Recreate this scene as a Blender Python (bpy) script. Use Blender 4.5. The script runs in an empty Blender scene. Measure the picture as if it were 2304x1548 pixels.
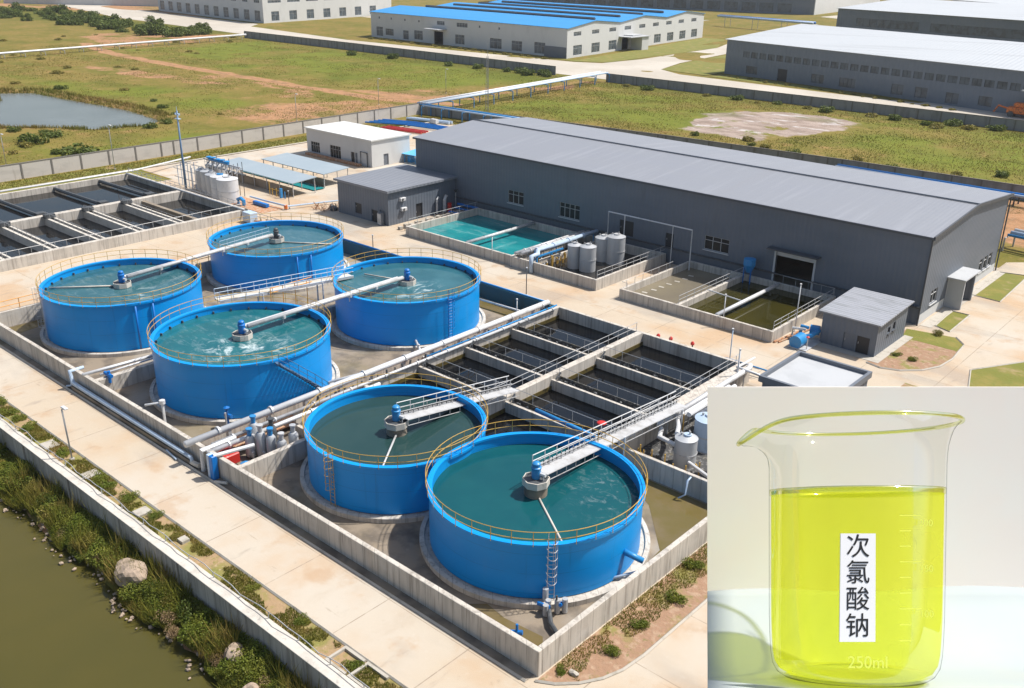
import bpy, math, random
import numpy as np
from mathutils import Vector, Matrix
C = bpy.context.scene.collection
R_ = math.radians
rnd = random.Random(7)
npr = np.random.RandomState(5)

# ------------------------------------------------------------------ materials
def _nt(name):
    m = bpy.data.materials.new(name); m.use_nodes = True
    nt = m.node_tree; nt.nodes.clear()
    out = nt.nodes.new('ShaderNodeOutputMaterial')
    return m, nt, out
def N(nt, t, **kw):
    n = nt.nodes.new(t)
    for k, v in kw.items():
        if k.startswith('i_'): n.inputs[k[2:].replace('_', ' ')].default_value = v
        else: setattr(n, k, v)
    return n
def ramp(nt, fac, lo, hi):
    n = N(nt, 'ShaderNodeMapRange'); n.interpolation_type = 'SMOOTHSTEP'
    n.inputs[1].default_value = lo; n.inputs[2].default_value = hi
    nt.links.new(fac, n.inputs[0]); return n.outputs[0]
def noise(nt, sc, detail=4, rough=.55, vec=None, dist=0):
    if vec is None: vec = N(nt, 'ShaderNodeNewGeometry').outputs['Position']
    mp = N(nt, 'ShaderNodeMapping'); mp.inputs['Scale'].default_value = sc if len(sc) == 3 else (sc[0],)*3
    nt.links.new(vec, mp.inputs['Vector'])
    n = N(nt, 'ShaderNodeTexNoise'); n.inputs['Scale'].default_value = 1
    n.inputs['Detail'].default_value = detail; n.inputs['Roughness'].default_value = rough; n.inputs['Distortion'].default_value = dist
    nt.links.new(mp.outputs[0], n.inputs['Vector']); return n.outputs['Fac']
def mixc(nt, fac, a, b):
    n = N(nt, 'ShaderNodeMix'); n.data_type = 'RGBA'
    if isinstance(fac, float): n.inputs[0].default_value = fac
    else: nt.links.new(fac, n.inputs[0])
    for s, x in ((6, a), (7, b)):
        if isinstance(x, tuple): n.inputs[s].default_value = (*x, 1)
        else: nt.links.new(x, n.inputs[s])
    return n.outputs[2]
def mth(nt, op, a, b=None):
    n = N(nt, 'ShaderNodeMath'); n.operation = op
    for i, x in enumerate((a, b)):
        if x is None: continue
        if isinstance(x, (int, float)): n.inputs[i].default_value = x
        else: nt.links.new(x, n.inputs[i])
    return n.outputs[0]
def mat(name, col, layers=(), rough=.7, metal=0., bump=None, ribs=None, spec=.5, coat=0, transl=0, joints=()):
    """layers: (colour, noise scale, lo, hi, strength)"""
    m, nt, out = _nt(name)
    b = N(nt, 'ShaderNodeBsdfPrincipled')
    c = None
    cur = tuple(col)
    for (c2, sc, lo, hi, st) in layers:
        f = mth(nt, 'MULTIPLY', ramp(nt, noise(nt, sc), lo, hi), st)
        cur = mixc(nt, f, cur, tuple(c2))
    for (dr, spc, wd, jc, st) in joints:
        g = N(nt, 'ShaderNodeNewGeometry').outputs['Position']
        dp = N(nt, 'ShaderNodeVectorMath'); dp.operation = 'DOT_PRODUCT'; nt.links.new(g, dp.inputs[0]); dp.inputs[1].default_value = dr
        fr = mth(nt, 'ABSOLUTE', mth(nt, 'SUBTRACT', mth(nt, 'FRACT', mth(nt, 'DIVIDE', dp.outputs['Value'], spc)), .5))
        f = mth(nt, 'MULTIPLY', mth(nt, 'MULTIPLY', mth(nt, 'LESS_THAN', fr, wd/spc/2), st), ramp(nt, noise(nt, (.7,)), .3, .55))
        cur = mixc(nt, f, cur, jc)
    if isinstance(cur, tuple): b.inputs['Base Color'].default_value = (*cur, 1)
    else: nt.links.new(cur, b.inputs['Base Color'])
    b.inputs['Roughness'].default_value = rough; b.inputs['Metallic'].default_value = metal
    b.inputs['Specular IOR Level'].default_value = spec
    b.inputs['Coat Weight'].default_value = coat
    nrm = None
    if bump:
        h = noise(nt, bump[0], 5)
        bn = N(nt, 'ShaderNodeBump'); bn.inputs['Strength'].default_value = bump[1]; bn.inputs['Distance'].default_value = bump[2]
        nt.links.new(h, bn.inputs['Height']); nrm = bn.outputs[0]
    if ribs:  # (direction, spacing, depth)
        g = N(nt, 'ShaderNodeNewGeometry').outputs['Position']
        dp = N(nt, 'ShaderNodeVectorMath'); dp.operation = 'DOT_PRODUCT'; nt.links.new(g, dp.inputs[0])
        dp.inputs[1].default_value = ribs[0]
        s = mth(nt, 'SINE', mth(nt, 'MULTIPLY', dp.outputs['Value'], 2*math.pi/ribs[1]))
        s = mth(nt, 'POWER', mth(nt, 'ABSOLUTE', s), 3.0)
        bn = N(nt, 'ShaderNodeBump'); bn.inputs['Strength'].default_value = 1; bn.inputs['Distance'].default_value = ribs[2]
        nt.links.new(s, bn.inputs['Height'])
        if nrm: nt.links.new(nrm, bn.inputs['Normal'])
        nrm = bn.outputs[0]
    if nrm: nt.links.new(nrm, b.inputs['Normal'])
    if transl:
        t = N(nt, 'ShaderNodeBsdfTranslucent')
        if isinstance(cur, tuple): t.inputs[0].default_value = (*cur, 1)
        else: nt.links.new(cur, t.inputs[0])
        mx = N(nt, 'ShaderNodeMixShader'); mx.inputs[0].default_value = transl
        nt.links.new(b.outputs[0], mx.inputs[1]); nt.links.new(t.outputs[0], mx.inputs[2])
        nt.links.new(mx.outputs[0], out.inputs[0])
    else: nt.links.new(b.outputs[0], out.inputs[0])
    return m
def water(name, col, col2, sc=(.25,), rough=.06, bump=.03, bsc=(2.,), foam=None, spec=.5, dist=.08):
    m, nt, out = _nt(name)
    b = N(nt, 'ShaderNodeBsdfPrincipled')
    cur = mixc(nt, ramp(nt, noise(nt, sc, 4, .6), .35, .68), tuple(col), tuple(col2))
    if foam:  # (x, y, r0, r1, strength)
        g = N(nt, 'ShaderNodeNewGeometry').outputs['Position']
        for (fx, fy, r0, r1, st, sc3) in foam:
            d = N(nt, 'ShaderNodeVectorMath'); d.operation = 'DISTANCE'; nt.links.new(g, d.inputs[0])
            d.inputs[1].default_value = (fx, fy, 4.8)
            near = mth(nt, 'SUBTRACT', 1.0, ramp(nt, d.outputs['Value'], r0, r1))
            f = mth(nt, 'MULTIPLY', mth(nt, 'MULTIPLY', near, ramp(nt, noise(nt, sc3, 9, .72, dist=.6), .5, .68)), st)
            cur = mixc(nt, f, cur, (.6, .68, .68))
    nt.links.new(cur, b.inputs['Base Color'])
    b.inputs['Roughness'].default_value = rough; b.inputs['IOR'].default_value = 1.33
    b.inputs['Specular IOR Level'].default_value = spec
    bn = N(nt, 'ShaderNodeBump'); bn.inputs['Strength'].default_value = bump*4; bn.inputs['Distance'].default_value = dist
    nt.links.new(noise(nt, bsc, 4, .6), bn.inputs['Height']); nt.links.new(bn.outputs[0], b.inputs['Normal'])
    nt.links.new(b.outputs[0], out.inputs[0]); return m

M = {}
M['concrete'] = mat('concrete', (.52,.475,.415), [((.34,.31,.27),(.9,.9,.10),.42,.72,.75), ((.56,.53,.48),(.35,.35,.9),.5,.75,.5), ((.22,.19,.16),(3,3,.22),.50,.68,.6), ((.38,.28,.19),(.5,.5,.25),.58,.75,.35)], .85, bump=((3.,),.3,.03), joints=[((1,1,0),1.25,.06,(.22,.2,.17),.7)])
M['concrete_top'] = mat('concrete_weathered', (.54,.50,.44), [((.38,.35,.30),(.8,),.45,.7,.7), ((.18,.17,.16),(3.,),.58,.75,.5)], .85)
M['concrete_dark'] = mat('concrete_damp', (.25,.20,.145), [((.11,.09,.07),(.35,),.42,.62,.9), ((.30,.265,.22),(.22,),.5,.7,.85), ((.16,.13,.06),(.12,),.52,.7,.5), ((.36,.32,.27),(1.4,),.62,.72,.35)], .75)
M['yard'] = mat('yard_concrete', (.455,.375,.28), [((.48,.43,.36),(.05,),.4,.65,.8), ((.44,.29,.165),(.09,),.46,.66,.75), ((.40,.32,.24),(.35,.2,.3),.56,.76,.5), ((.40,.26,.15),(.32,),.54,.70,.55), ((.30,.265,.225),(.06,.14,1),.52,.66,.55), ((.24,.2,.165),(.5,.15,1),.64,.74,.5), ((.30,.23,.165),(.9,),.64,.78,.5), ((.52,.47,.40),(2.5,),.55,.8,.3), ((.28,.22,.16),(.25,1.6,1),.66,.74,.5)], .9, bump=((2.,),.15,.02), joints=[((1,0,0),7.3,.07,(.24,.19,.14),.85),((0,1,0),6.1,.07,(.24,.19,.14),.7)])
M['road_far'] = mat('road_concrete', (.42,.375,.31), [((.38,.32,.25),(.1,),.5,.7,.5),((.54,.49,.42),(.03,),.4,.7,.6)], .9)
M['kerb'] = mat('kerb_concrete', (.42,.385,.33), [((.28,.25,.2),(1.2,),.5,.7,.7)], .85)
M['blue'] = mat('blue_paint', (.0,.275,.70), [((.0,.24,.61),(.15,.15,.5),.4,.7,.5), ((.05,.27,.58),(1.5,1.5,.2),.58,.8,.3), ((.0,.13,.36),(2.5,2.5,.10),.6,.78,.45), ((.12,.16,.20),(3.5,3.5,.25),.68,.78,.3)], .36, bump=((.35,),.25,.06), spec=.35, joints=[((0,0,1),1.52,.035,(.0,.12,.36),.55)])
M['blue_in'] = mat('blue_paint_inner', (.0,.15,.50), [((.05,.10,.12),(3,3,.5),.5,.7,.5)], .4)
M['blue_pipe'] = mat('blue_pipe_paint', (.02,.22,.50), [((.10,.24,.42),(2.,),.5,.7,.4)], .4)
M['pale_blue'] = mat('pale_blue_pipe', (.42,.52,.64), [((.25,.30,.36),(1.5,),.5,.75,.5)], .45)
M['yellow'] = mat('ochre_rail_paint', (.50,.30,.05), [((.32,.22,.10),(2.,),.5,.7,.5)], .5)
M['orange_rail'] = mat('orange_rail_paint', (.72,.30,.03), [((.5,.26,.08),(2.,),.5,.7,.4)], .5)
M['rail'] = mat('galvanised_rail', (.42,.42,.42), [((.24,.22,.2),(1.8,),.5,.7,.6)], .5, .2)
M['steel'] = mat('galvanised_steel', (.50,.50,.50), [((.33,.32,.31),(1.1,),.45,.7,.7), ((.24,.18,.12),(2.6,),.62,.76,.45)], .5, .15)
M['white_steel'] = mat('white_steel', (.62,.62,.62), [((.38,.37,.35),(1.1,),.5,.75,.5)], .45, .1)
M['silver'] = mat('silver_tank', (.47,.48,.49), [((.36,.36,.36),(.9,.9,.2),.45,.7,.5)], .42, .25)
M['dark_steel'] = mat('dark_steel', (.06,.065,.07), [((.16,.15,.14),(3.,),.5,.7,.5)], .55)
M['grate'] = mat('mottled_trough', (.055,.055,.055), [((.22,.21,.2),(4.,),.52,.62,.8), ((.12,.10,.05),(1.2,),.5,.7,.5)], .85)
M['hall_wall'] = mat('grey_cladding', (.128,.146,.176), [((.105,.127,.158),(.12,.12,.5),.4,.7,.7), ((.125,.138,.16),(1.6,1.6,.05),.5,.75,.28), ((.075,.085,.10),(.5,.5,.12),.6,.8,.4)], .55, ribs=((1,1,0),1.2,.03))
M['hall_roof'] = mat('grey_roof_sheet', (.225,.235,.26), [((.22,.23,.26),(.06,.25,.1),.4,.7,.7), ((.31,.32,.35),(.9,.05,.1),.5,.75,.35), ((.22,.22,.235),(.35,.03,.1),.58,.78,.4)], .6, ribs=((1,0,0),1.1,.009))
M['annex_roof'] = mat('slate_roof_sheet', (.19,.20,.225), [((.23,.24,.26),(1.2,.15,1),.5,.7,.5)], .55, ribs=((0,1,0),1.6,.05))
M['hut_roof'] = mat('hut_roof_sheet', (.30,.31,.34), [((.20,.21,.22),(.3,2.2,.3),.5,.62,.6)], .55, ribs=((0,1,0),1.0,.06))
M['grey_trim'] = mat('dark_grey_trim', (.07,.075,.085), rough=.5)
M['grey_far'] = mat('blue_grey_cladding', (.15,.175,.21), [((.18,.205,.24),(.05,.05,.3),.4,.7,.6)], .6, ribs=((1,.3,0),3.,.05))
M['white_wall'] = mat('white_render', (.55,.55,.54), [((.46,.46,.45),(.3,.3,.15),.5,.75,.5), ((.40,.38,.35),(1.5,1.5,.2),.62,.8,.35)], .8)
M['white_roof'] = mat('white_roof', (.60,.60,.575), [((.52,.51,.485),(.15,),.5,.75,.5), ((.5,.49,.46),(.5,.05,.5),.6,.8,.35)], .6)
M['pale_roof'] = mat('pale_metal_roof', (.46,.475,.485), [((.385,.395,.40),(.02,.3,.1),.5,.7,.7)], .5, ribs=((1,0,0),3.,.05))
M['flat_pale_roof'] = mat('pale_flat_roof', (.42,.43,.44), [((.33,.34,.35),(.35,),.5,.7,.5)], .7)
M['blue_roof'] = mat('sky_blue_roof', (.03,.26,.58), [((.02,.22,.50),(.02,.2,.1),.45,.7,.6)], .45, ribs=((.05,1,0),4.,.05))
M['canopy_roof'] = mat('pale_blue_sheet', (.29,.345,.38), [((.34,.385,.41),(.2,),.4,.7,.6)], .5)
M['pane'] = mat('dark_glass', (.016,.02,.024), rough=.2, spec=.15)
M['pane_far'] = mat('greyish_glass', (.10,.125,.15), [((.05,.06,.07),(.4,),.45,.6,.8)], .25)
M['frame'] = mat('window_frame', (.50,.50,.50), rough=.5)
M['door_dark'] = mat('dark_door', (.025,.025,.028), rough=.5)
M['door_grey'] = mat('grey_door', (.13,.145,.17), rough=.5)
M['red'] = mat('red_paint', (.50,.02,.015), [((.4,.3,.26),(3.,),.6,.66,.8)], .45)
M['orange'] = mat('orange_paint', (.65,.16,.02), [((.1,.04,.02),(2.5,),.5,.6,.7)], .5)
M['rubble'] = mat('reddish_rubble', (.42,.20,.10), [((.5,.38,.27),(2.5,),.45,.6,.8), ((.18,.11,.07),(5.,),.55,.7,.6)], .95, bump=((5.,),.6,.15))
M['fence'] = mat('precast_fence_panel', (.50,.46,.42), [((.38,.35,.32),(.3,.3,.9),.45,.7,.6), ((.30,.26,.22),(1.2,1.2,.3),.58,.75,.45)], .85)
M['fence_grey'] = mat('grey_fence_panel', (.27,.265,.26), [((.17,.165,.155),(.8,.8,.2),.45,.7,.7)], .85)
M['fence_post'] = mat('fence_post_concrete', (.17,.155,.14), rough=.85)
M['rock'] = mat('pinkish_rock', (.38,.29,.215), [((.22,.17,.12),(1.3,),.45,.65,.7)], .9, bump=((2.5,),.6,.15))
M['lamp_head'] = mat('lamp_head_grey', (.55,.56,.58), rough=.4)
M['bark'] = mat('stem_bark', (.09,.06,.035), rough=.9)
def leafmat(name, a, b, c):
    return mat(name, a, [(b,(.9,),.42,.62,.8), (c,(2.7,),.55,.7,.6)], .6, transl=.28, spec=.3)
M['leaf1'] = leafmat('green_leaf', (.135,.17,.018), (.22,.22,.03), (.07,.10,.01))
M['leaf2'] = leafmat('dark_green_leaf', (.09,.125,.02), (.14,.165,.03), (.05,.075,.012))
M['leaf3'] = leafmat('dry_leaf', (.24,.17,.08), (.36,.24,.14), (.12,.12,.03))
M['leaf4'] = leafmat('olive_leaf', (.19,.175,.03), (.31,.24,.06), (.10,.11,.015))
M['grass'] = mat('grass_blade', (.19,.18,.03), [((.32,.23,.07),(.35,),.45,.65,.8), ((.14,.18,.025),(1.1,),.5,.7,.7)], .6, transl=.35, spec=.2)
M['weed'] = mat('field_weed', (.20,.165,.035), [((.135,.15,.02),(.03,),.45,.6,.85), ((.32,.20,.07),(.05,),.5,.66,.8), ((.12,.13,.03),(.35,),.56,.7,.5)], .6, transl=.35, spec=.2)

# ------------------------------------------------------------------ mesh builder
class MB:
    def __init__(s): s.v = []; s.f = []; s.cuts = []
    def add(s, vs, fs):
        o = len(s.v); s.cuts.append((o, len(s.f))); s.v += [tuple(map(float, v)) for v in vs]; s.f += [tuple(i+o for i in f) for f in fs]; return s
    def box(s, x0, x1, y0, y1, z0, z1):
        return s.add([(x0,y0,z0),(x1,y0,z0),(x1,y1,z0),(x0,y1,z0),(x0,y0,z1),(x1,y0,z1),(x1,y1,z1),(x0,y1,z1)],
            [(0,3,2,1),(4,5,6,7),(0,1,5,4),(1,2,6,5),(2,3,7,6),(3,0,4,7)])
    def obox(s, c, u, v, z0, z1):
        """box on a parallelogram: corner c, edge vectors u, v (xy)"""
        p = [(c[0],c[1]),(c[0]+u[0],c[1]+u[1]),(c[0]+u[0]+v[0],c[1]+u[1]+v[1]),(c[0]+v[0],c[1]+v[1])]
        return s.prism(p, z0, z1)
    def prism(s, p, z0, z1):
        n = len(p)
        a = sum(p[i][0]*p[(i+1)%n][1]-p[(i+1)%n][0]*p[i][1] for i in range(n))
        if a < 0: p = p[::-1]
        return s.add([(x,y,z0) for x,y in p]+[(x,y,z1) for x,y in p],
            [tuple(range(n-1,-1,-1)), tuple(range(n,2*n))]+[(i,(i+1)%n,n+(i+1)%n,n+i) for i in range(n)])
    def poly(s, p, z):
        n = len(p); a = sum(p[i][0]*p[(i+1)%n][1]-p[(i+1)%n][0]*p[i][1] for i in range(n))
        if a < 0: p = p[::-1]
        return s.add([(x,y,z) for x,y in p], [tuple(range(n))])
    def cyl(s, p0, p1, r0, r1=None, n=10, caps=True):
        if r1 is None: r1 = r0
        p0 = Vector(p0); p1 = Vector(p1); d = (p1-p0)
        if d.length < 1e-6: return s
        d.normalize(); a = d.cross(Vector((0,0,1)) if abs(d.z) < .9 else Vector((1,0,0))).normalized(); b = d.cross(a)
        vs = []
        for p, r in ((p0,r0),(p1,r1)):
            for i in range(n):
                t = 2*math.pi*i/n; q = p + (a*math.cos(t)+b*math.sin(t))*r; vs.append(q[:])
        fs = [(i,(i+1)%n,n+(i+1)%n,n+i)[::-1] for i in range(n)]
        if caps: fs += [tuple(range(n)), tuple(range(2*n-1,n-1,-1))]
        return s.add(vs, fs)
    def tube(s, pts, r, n=6, closed=False):
        """one swept tube along a polyline"""
        P = [Vector(p) for p in pts]; m = len(P); vs = []
        for k in range(m):
            if closed: t = (P[(k+1)%m]-P[k-1])
            else: t = (P[min(k+1,m-1)]-P[max(k-1,0)])
            t.normalize()
            a = t.cross(Vector((0,0,1)) if abs(t.z) < .95 else Vector((1,0,0))).normalized(); b = t.cross(a)
            sc = 1.0
            if closed or 0 < k < m-1:
                d1 = (P[k]-P[k-1]).normalized(); c = max(.4, d1.dot(t)); sc = 1/c
            for i in range(n):
                th = 2*math.pi*i/n; vs.append((P[k]+(a*math.cos(th)*min(sc,1.5)+b*math.sin(th))*r)[:])
        fs = []
        for k in range(m if closed else m-1):
            k2 = (k+1)%m
            for i in range(n): fs.append((k*n+i, k2*n+i, k2*n+(i+1)%n, k*n+(i+1)%n))
        if not closed: fs += [tuple(range(n)), tuple(range((m-1)*n+n-1,(m-1)*n-1,-1))]
        return s.add(vs, fs)
    def lathe(s, prof, c, n=64, closed=False):
        vs = []; m = len(prof)
        for r, z in prof:
            for i in range(n):
                t = 2*math.pi*i/n; vs.append((c[0]+r*math.cos(t), c[1]+r*math.sin(t), z))
        fs = []
        for k in range(m if closed else m-1):
            k2 = (k+1) % m
            for i in range(n): fs.append((k*n+i, k*n+(i+1)%n, k2*n+(i+1)%n, k2*n+i))
        return s.add(vs, fs)
    def disc(s, c, r, z, n=64):
        return s.add([(c[0]+r*math.cos(2*math.pi*i/n), c[1]+r*math.sin(2*math.pi*i/n), z) for i in range(n)], [tuple(range(n))])
    def blob(s, c, r, seed=0, n=2, amp=.25, sq=(1,1,.8)):
        """lumpy stone"""
        import bmesh
        bm = bmesh.new(); bmesh.ops.create_icosphere(bm, subdivisions=n, radius=1)
        rr = random.Random(seed); ph = [rr.uniform(0,6) for _ in range(6)]
        vs = []
        for v in bm.verts:
            k = 1+amp*(math.sin(v.co.x*3+ph[0])*math.cos(v.co.y*3+ph[1])+.6*math.sin(v.co.z*5+ph[2]+v.co.x*4))+rr.uniform(-.05,.05)
            vs.append((c[0]+v.co.x*k*r*sq[0], c[1]+v.co.y*k*r*sq[1], c[2]+v.co.z*k*r*sq[2]))
        fs = [tuple(v.index for v in f.verts) for f in bm.faces]; bm.free()
        return s.add(vs, fs)
    def build(s, name, m, root=None, smooth=False, label=None, bevel=0, autosmooth=None):
        o3 = (0,0,0)
        top = root
        while top is not None and top.parent is not None: top = top.parent
        if top is not None: o3 = tuple(top.location)
        me = bpy.data.meshes.new(name)
        me.from_pydata([(v[0]-o3[0], v[1]-o3[1], v[2]-o3[2]) for v in s.v], [], s.f)
        me.materials.append(M[m] if isinstance(m, str) else m)
        if smooth:
            me.polygons.foreach_set('use_smooth', [True]*len(me.polygons))
            if autosmooth is not None: me.set_sharp_from_angle(angle=R_(autosmooth))
        me.update()
        o = bpy.data.objects.new(name, me); C.objects.link(o)
        if root is not None: o.parent = root
        if label: o['label'] = label
        if bevel:
            b = o.modifiers.new('bevel', 'BEVEL'); b.width = bevel; b.segments = 1; b.limit_method = 'ANGLE'
        return o
def build_each(self, name, m, root, **k):
    """every piece added to the builder becomes a mesh of its own"""
    out = []
    for (v0, f0), (v1, f1) in zip(self.cuts, self.cuts[1:]+[(len(self.v), len(self.f))]):
        b = MB(); b.v = self.v[v0:v1]; b.f = [tuple(i-v0 for i in f) for f in self.f[f0:f1]]
        out.append(b.build(name, m, root, **k))
    return out
MB.build_each = build_each
def thing(name, label, cat, loc=(0,0,0), group=None):
    o = bpy.data.objects.new(name, None); C.objects.link(o); o.location = loc; o.empty_display_size = .5
    o['label'] = label; o['category'] = cat
    if group: o['group'] = group
    return o
def tag(o, label, cat, group=None):
    o['label'] = label; o['category'] = cat
    if group: o['group'] = group
    return o
def struct(name, mb, m, kind='structure', **k):
    o = mb.build(name, m, **k); o['kind'] = kind; return o
def copy_tree(o, parent=None):
    c = o.copy(); C.objects.link(c)
    if parent is not None: c.parent = parent
    for ch in list(o.children): copy_tree(ch, c)
    return c
def posts_rail(pts, h, sp, r, levels=(1., .5), closed=False, n=5, pr=None):
    """railing along pts (xyz base line)"""
    mb = MB(); P = [Vector(p) for p in pts]
    for l in levels: mb.tube([(p.x,p.y,p.z+h*l) for p in P], r, n, closed)
    seq = P+[P[0]] if closed else P
    acc = 0; nxt = 0
    for a, b in zip(seq[:-1], seq[1:]):
        L = (b-a).length
        while nxt <= acc+L+1e-6:
            q = a.lerp(b, (nxt-acc)/L if L else 0)
            mb.cyl(q[:], (q.x,q.y,q.z+h), (pr or r)*.95, n=n, caps=False); nxt += sp
        acc += L
    return mb
# ------------------------------------------------------------------ terrain
POND = [(-282.7,105.9),(-300,111),(-292,119),(-274.7,120),(-252.3,122.5),(-235.9,122.4),(-224.0,120.0),(-220.5,112.0),(-222.4,104.4),(-228.7,99.4),(-234.7,94.8),(-240.3,88.9),(-262,84),(-284,90),(-300,98)]
def vnoise(x, y, s, seed):
    x = x/s; y = y/s; xi = np.floor(x).astype(int); yi = np.floor(y).astype(int); fx = x-xi; fy = y-yi
    fx = fx*fx*(3-2*fx); fy = fy*fy*(3-2*fy)
    def h(a, b):
        v = np.sin(a*127.1+b*311.7+seed*74.7)*43758.5453; return v-np.floor(v)
    return (h(xi,yi)*(1-fx)+h(xi+1,yi)*fx)*(1-fy)+(h(xi,yi+1)*(1-fx)+h(xi+1,yi+1)*fx)*fy
def fbm(x, y, s, seed): return (vnoise(x,y,s,seed)+.5*vnoise(x,y,s/2.1,seed+3)+.25*vnoise(x,y,s/4.3,seed+5))/1.75
def polydist(x, y, P):
    """signed distance to polygon, negative inside"""
    d = np.full(x.shape, 1e9); ins = np.zeros(x.shape, bool); n = len(P)
    for i in range(n):
        ax, ay = P[i]; bx, by = P[(i+1)%n]
        ex, ey = bx-ax, by-ay; t = np.clip(((x-ax)*ex+(y-ay)*ey)/(ex*ex+ey*ey), 0, 1)
        d = np.minimum(d, np.hypot(x-ax-t*ex, y-ay-t*ey))
        c = ((ay > y) != (by > y)) & (x < (bx-ax)*(y-ay)/(by-ay+1e-12)+ax); ins ^= c
    return np.where(ins, -d, d)
def sstep(v, a, b):
    t = np.clip((v-a)/(b-a), 0, 1); return t*t*(3-2*t)
def segd(x, y, pts):
    d = np.full(x.shape, 1e9)
    for (ax,ay),(bx,by) in zip(pts[:-1], pts[1:]):
        ex, ey = bx-ax, by-ay; t = np.clip(((x-ax)*ex+(y-ay)*ey)/(ex*ex+ey*ey), 0, 1)
        d = np.minimum(d, np.hypot(x-ax-t*ex, y-ay-t*ey))
    return d
xs = np.concatenate([-430-np.cumsum(np.linspace(2,60,48))[::-1], np.arange(-430,6,1.6), 6+np.cumsum(np.linspace(2,22,22))])
ys = np.concatenate([-np.cumsum(np.linspace(2,40,16))[::-1], np.arange(0,20,2.), np.arange(20,26,.75), [26.2,26.32,27], np.arange(28.5,330,1.6), 330+np.cumsum(np.linspace(2,70,55))])
X, Y = np.meshgrid(xs, ys)
wx = X+6*(fbm(X,Y,14,1)-.5)*2; wy = Y+6*(fbm(X,Y,14,2)-.5)*2
pd = polydist(X+3*(fbm(X,Y,7,3)-.5), Y+3*(fbm(X,Y,7,4)-.5), POND)
Z = .35*(fbm(X,Y,22,9)-.5)
inyard = (X > -186) & (X < 8) & (Y > 26.2) & (Y < 168)
Z = np.where(inyard, 0, Z); Z = np.where(Y < 32, 0, Z)
Z = Z*sstep(np.abs(Y-276), 14, 24)
Z = np.where(pd < 4, np.minimum(Z, -1.6+1.6*sstep(pd,-3,3.5)), Z)
bank = -2.2-.9*sstep(Y+1.4*(fbm(X,Y,5,8)-.5), 26, 23.4)[...]*1.0
bankz = np.where(Y < 26.25, -2.2-1.0*(1-sstep(Y+1.6*(fbm(X,Y,4,8)-.5), 22.9, 25.8))-1.5*(1-sstep(Y,18,22.5)), Z)
bankz = bankz+np.where(Y < 26.15, .35*(fbm(X,Y,1.7,12)-.5), 0)
Z = bankz
# ground kinds: R red soil, G lush green, B pale grey, A dark growth
soil = np.zeros(X.shape); lush = np.zeros(X.shape); pale = np.zeros(X.shape); dark = np.zeros(X.shape)
tr = segd(wx*.4+X*.6, wy*.4+Y*.6, [(-420,196),(-400,190),(-372,186),(-345,184),(-310,182.5),(-277,181.5),(-245,181),(-222,181.5),(-205,184),(-192,190)])
soil = np.maximum(soil, (1-sstep(tr,1.6,3.2)))
track = soil.copy()
# soil flats beside the fence and round the pipe rack
def pat(P, w0, w1, amp=1.): return amp*(1-sstep(polydist(wx,wy,P), w0, w1))
reds = [[(-232,182),(-205,184),(-190,200),(-190,262),(-200,262),(-206,215),(-236,195)],
        [(-222,128),(-200,132),(-190,150),(-188,182),(-215,178),(-228,158)],
        [(-340,150),(-300,156),(-262,166),(-258,172),(-300,170),(-345,160)],
        [(-455,210),(-400,195),(-398,250),(-420,268),(-470,240)],
        [(-300,170),(-250,172),(-232,160),(-225,172),(-240,178),(-290,178)],
        [(-380,285),(-255,303),(-230,303),(-235,300),(-380,296)],
        [(-730,270),(-600,300),(-520,315),(-620,400),(-800,420)],
        [(-160,186),(-34,190),(-30,186),(-34,180),(-160,180)],
        [(-60,186),(-30,190),(-26,150),(-34,150)]]
for i, P in enumerate(reds): soil = np.maximum(soil, pat(P,-4,2,.62)*(.6+.4*sstep(fbm(X,Y,9,20+i),.35,.6)))
greens = [[(-339,128),(-290,145),(-249,156),(-225,152),(-222,140),(-240,126),(-300,124)],
          [(-390,196),(-300,190),(-228,190),(-205,225),(-205,255),(-300,258),(-385,258)],
          [(-185,190),(-130,200),(-90,215),(-50,196),(-30,225),(-60,262),(-100,246),(-132,250),(-180,250)],
          [(-210,80),(-195,85),(-190,130),(-205,120)], [(-178,55),(-160,55),(-165,100),(-174,165),(-178,165)]]
for i, P in enumerate(greens): lush = np.maximum(lush, pat(P,-6,5,1.)*(.15+.75*sstep(fbm(X,Y,16,40+i),.3,.6)))
pp = [(-126,203),(-133,226),(-130,242),(-108,247),(-93,243),(-96,226),(-104,203)]
pale = np.maximum(pale, (1-sstep(polydist(wx*.5+X*.5,wy*.5+Y*.5,pp),-2,2))*(.55+.45*sstep(fbm(X,Y,6,60),.35,.6)))
darks = [[(-640,230),(-560,240),(-430,262),(-430,285),(-640,275)], [(-215,240),(-205,262),(-230,264),(-320,262),(-320,256),(-240,252)]]
for P in darks: dark = np.maximum(dark, pat(P,-5,6,1.))
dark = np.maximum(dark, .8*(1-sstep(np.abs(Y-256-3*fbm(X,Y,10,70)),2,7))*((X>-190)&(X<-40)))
dark = np.maximum(dark, np.where((X<-189)|(Y>175), .55*sstep(fbm(X,Y,11,81),.62,.74), 0))
soil = soil*(1-.6*dark); soil = np.maximum(soil, np.where(Y < 26.3, .9*sstep(fbm(X,Y,3.,90),.35,.6), 0))
soil = np.maximum(soil, np.where((pd < 5) & (pd > -2), .35, 0))
ny, nx = X.shape
me = bpy.data.meshes.new('ground')
V = np.stack([X,Y,Z], -1).reshape(-1,3)
idx = np.arange(nx*ny).reshape(ny,nx)
F = np.stack([idx[:-1,:-1],idx[:-1,1:],idx[1:,1:],idx[1:,:-1]], -1).reshape(-1,4)
me.vertices.add(len(V)); me.vertices.foreach_set('co', V.ravel())
me.loops.add(F.size); me.loops.foreach_set('vertex_index', F.ravel())
me.polygons.add(len(F)); me.polygons.foreach_set('loop_start', np.arange(0,F.size,4)); me.polygons.foreach_set('loop_total', np.full(len(F),4))
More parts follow.
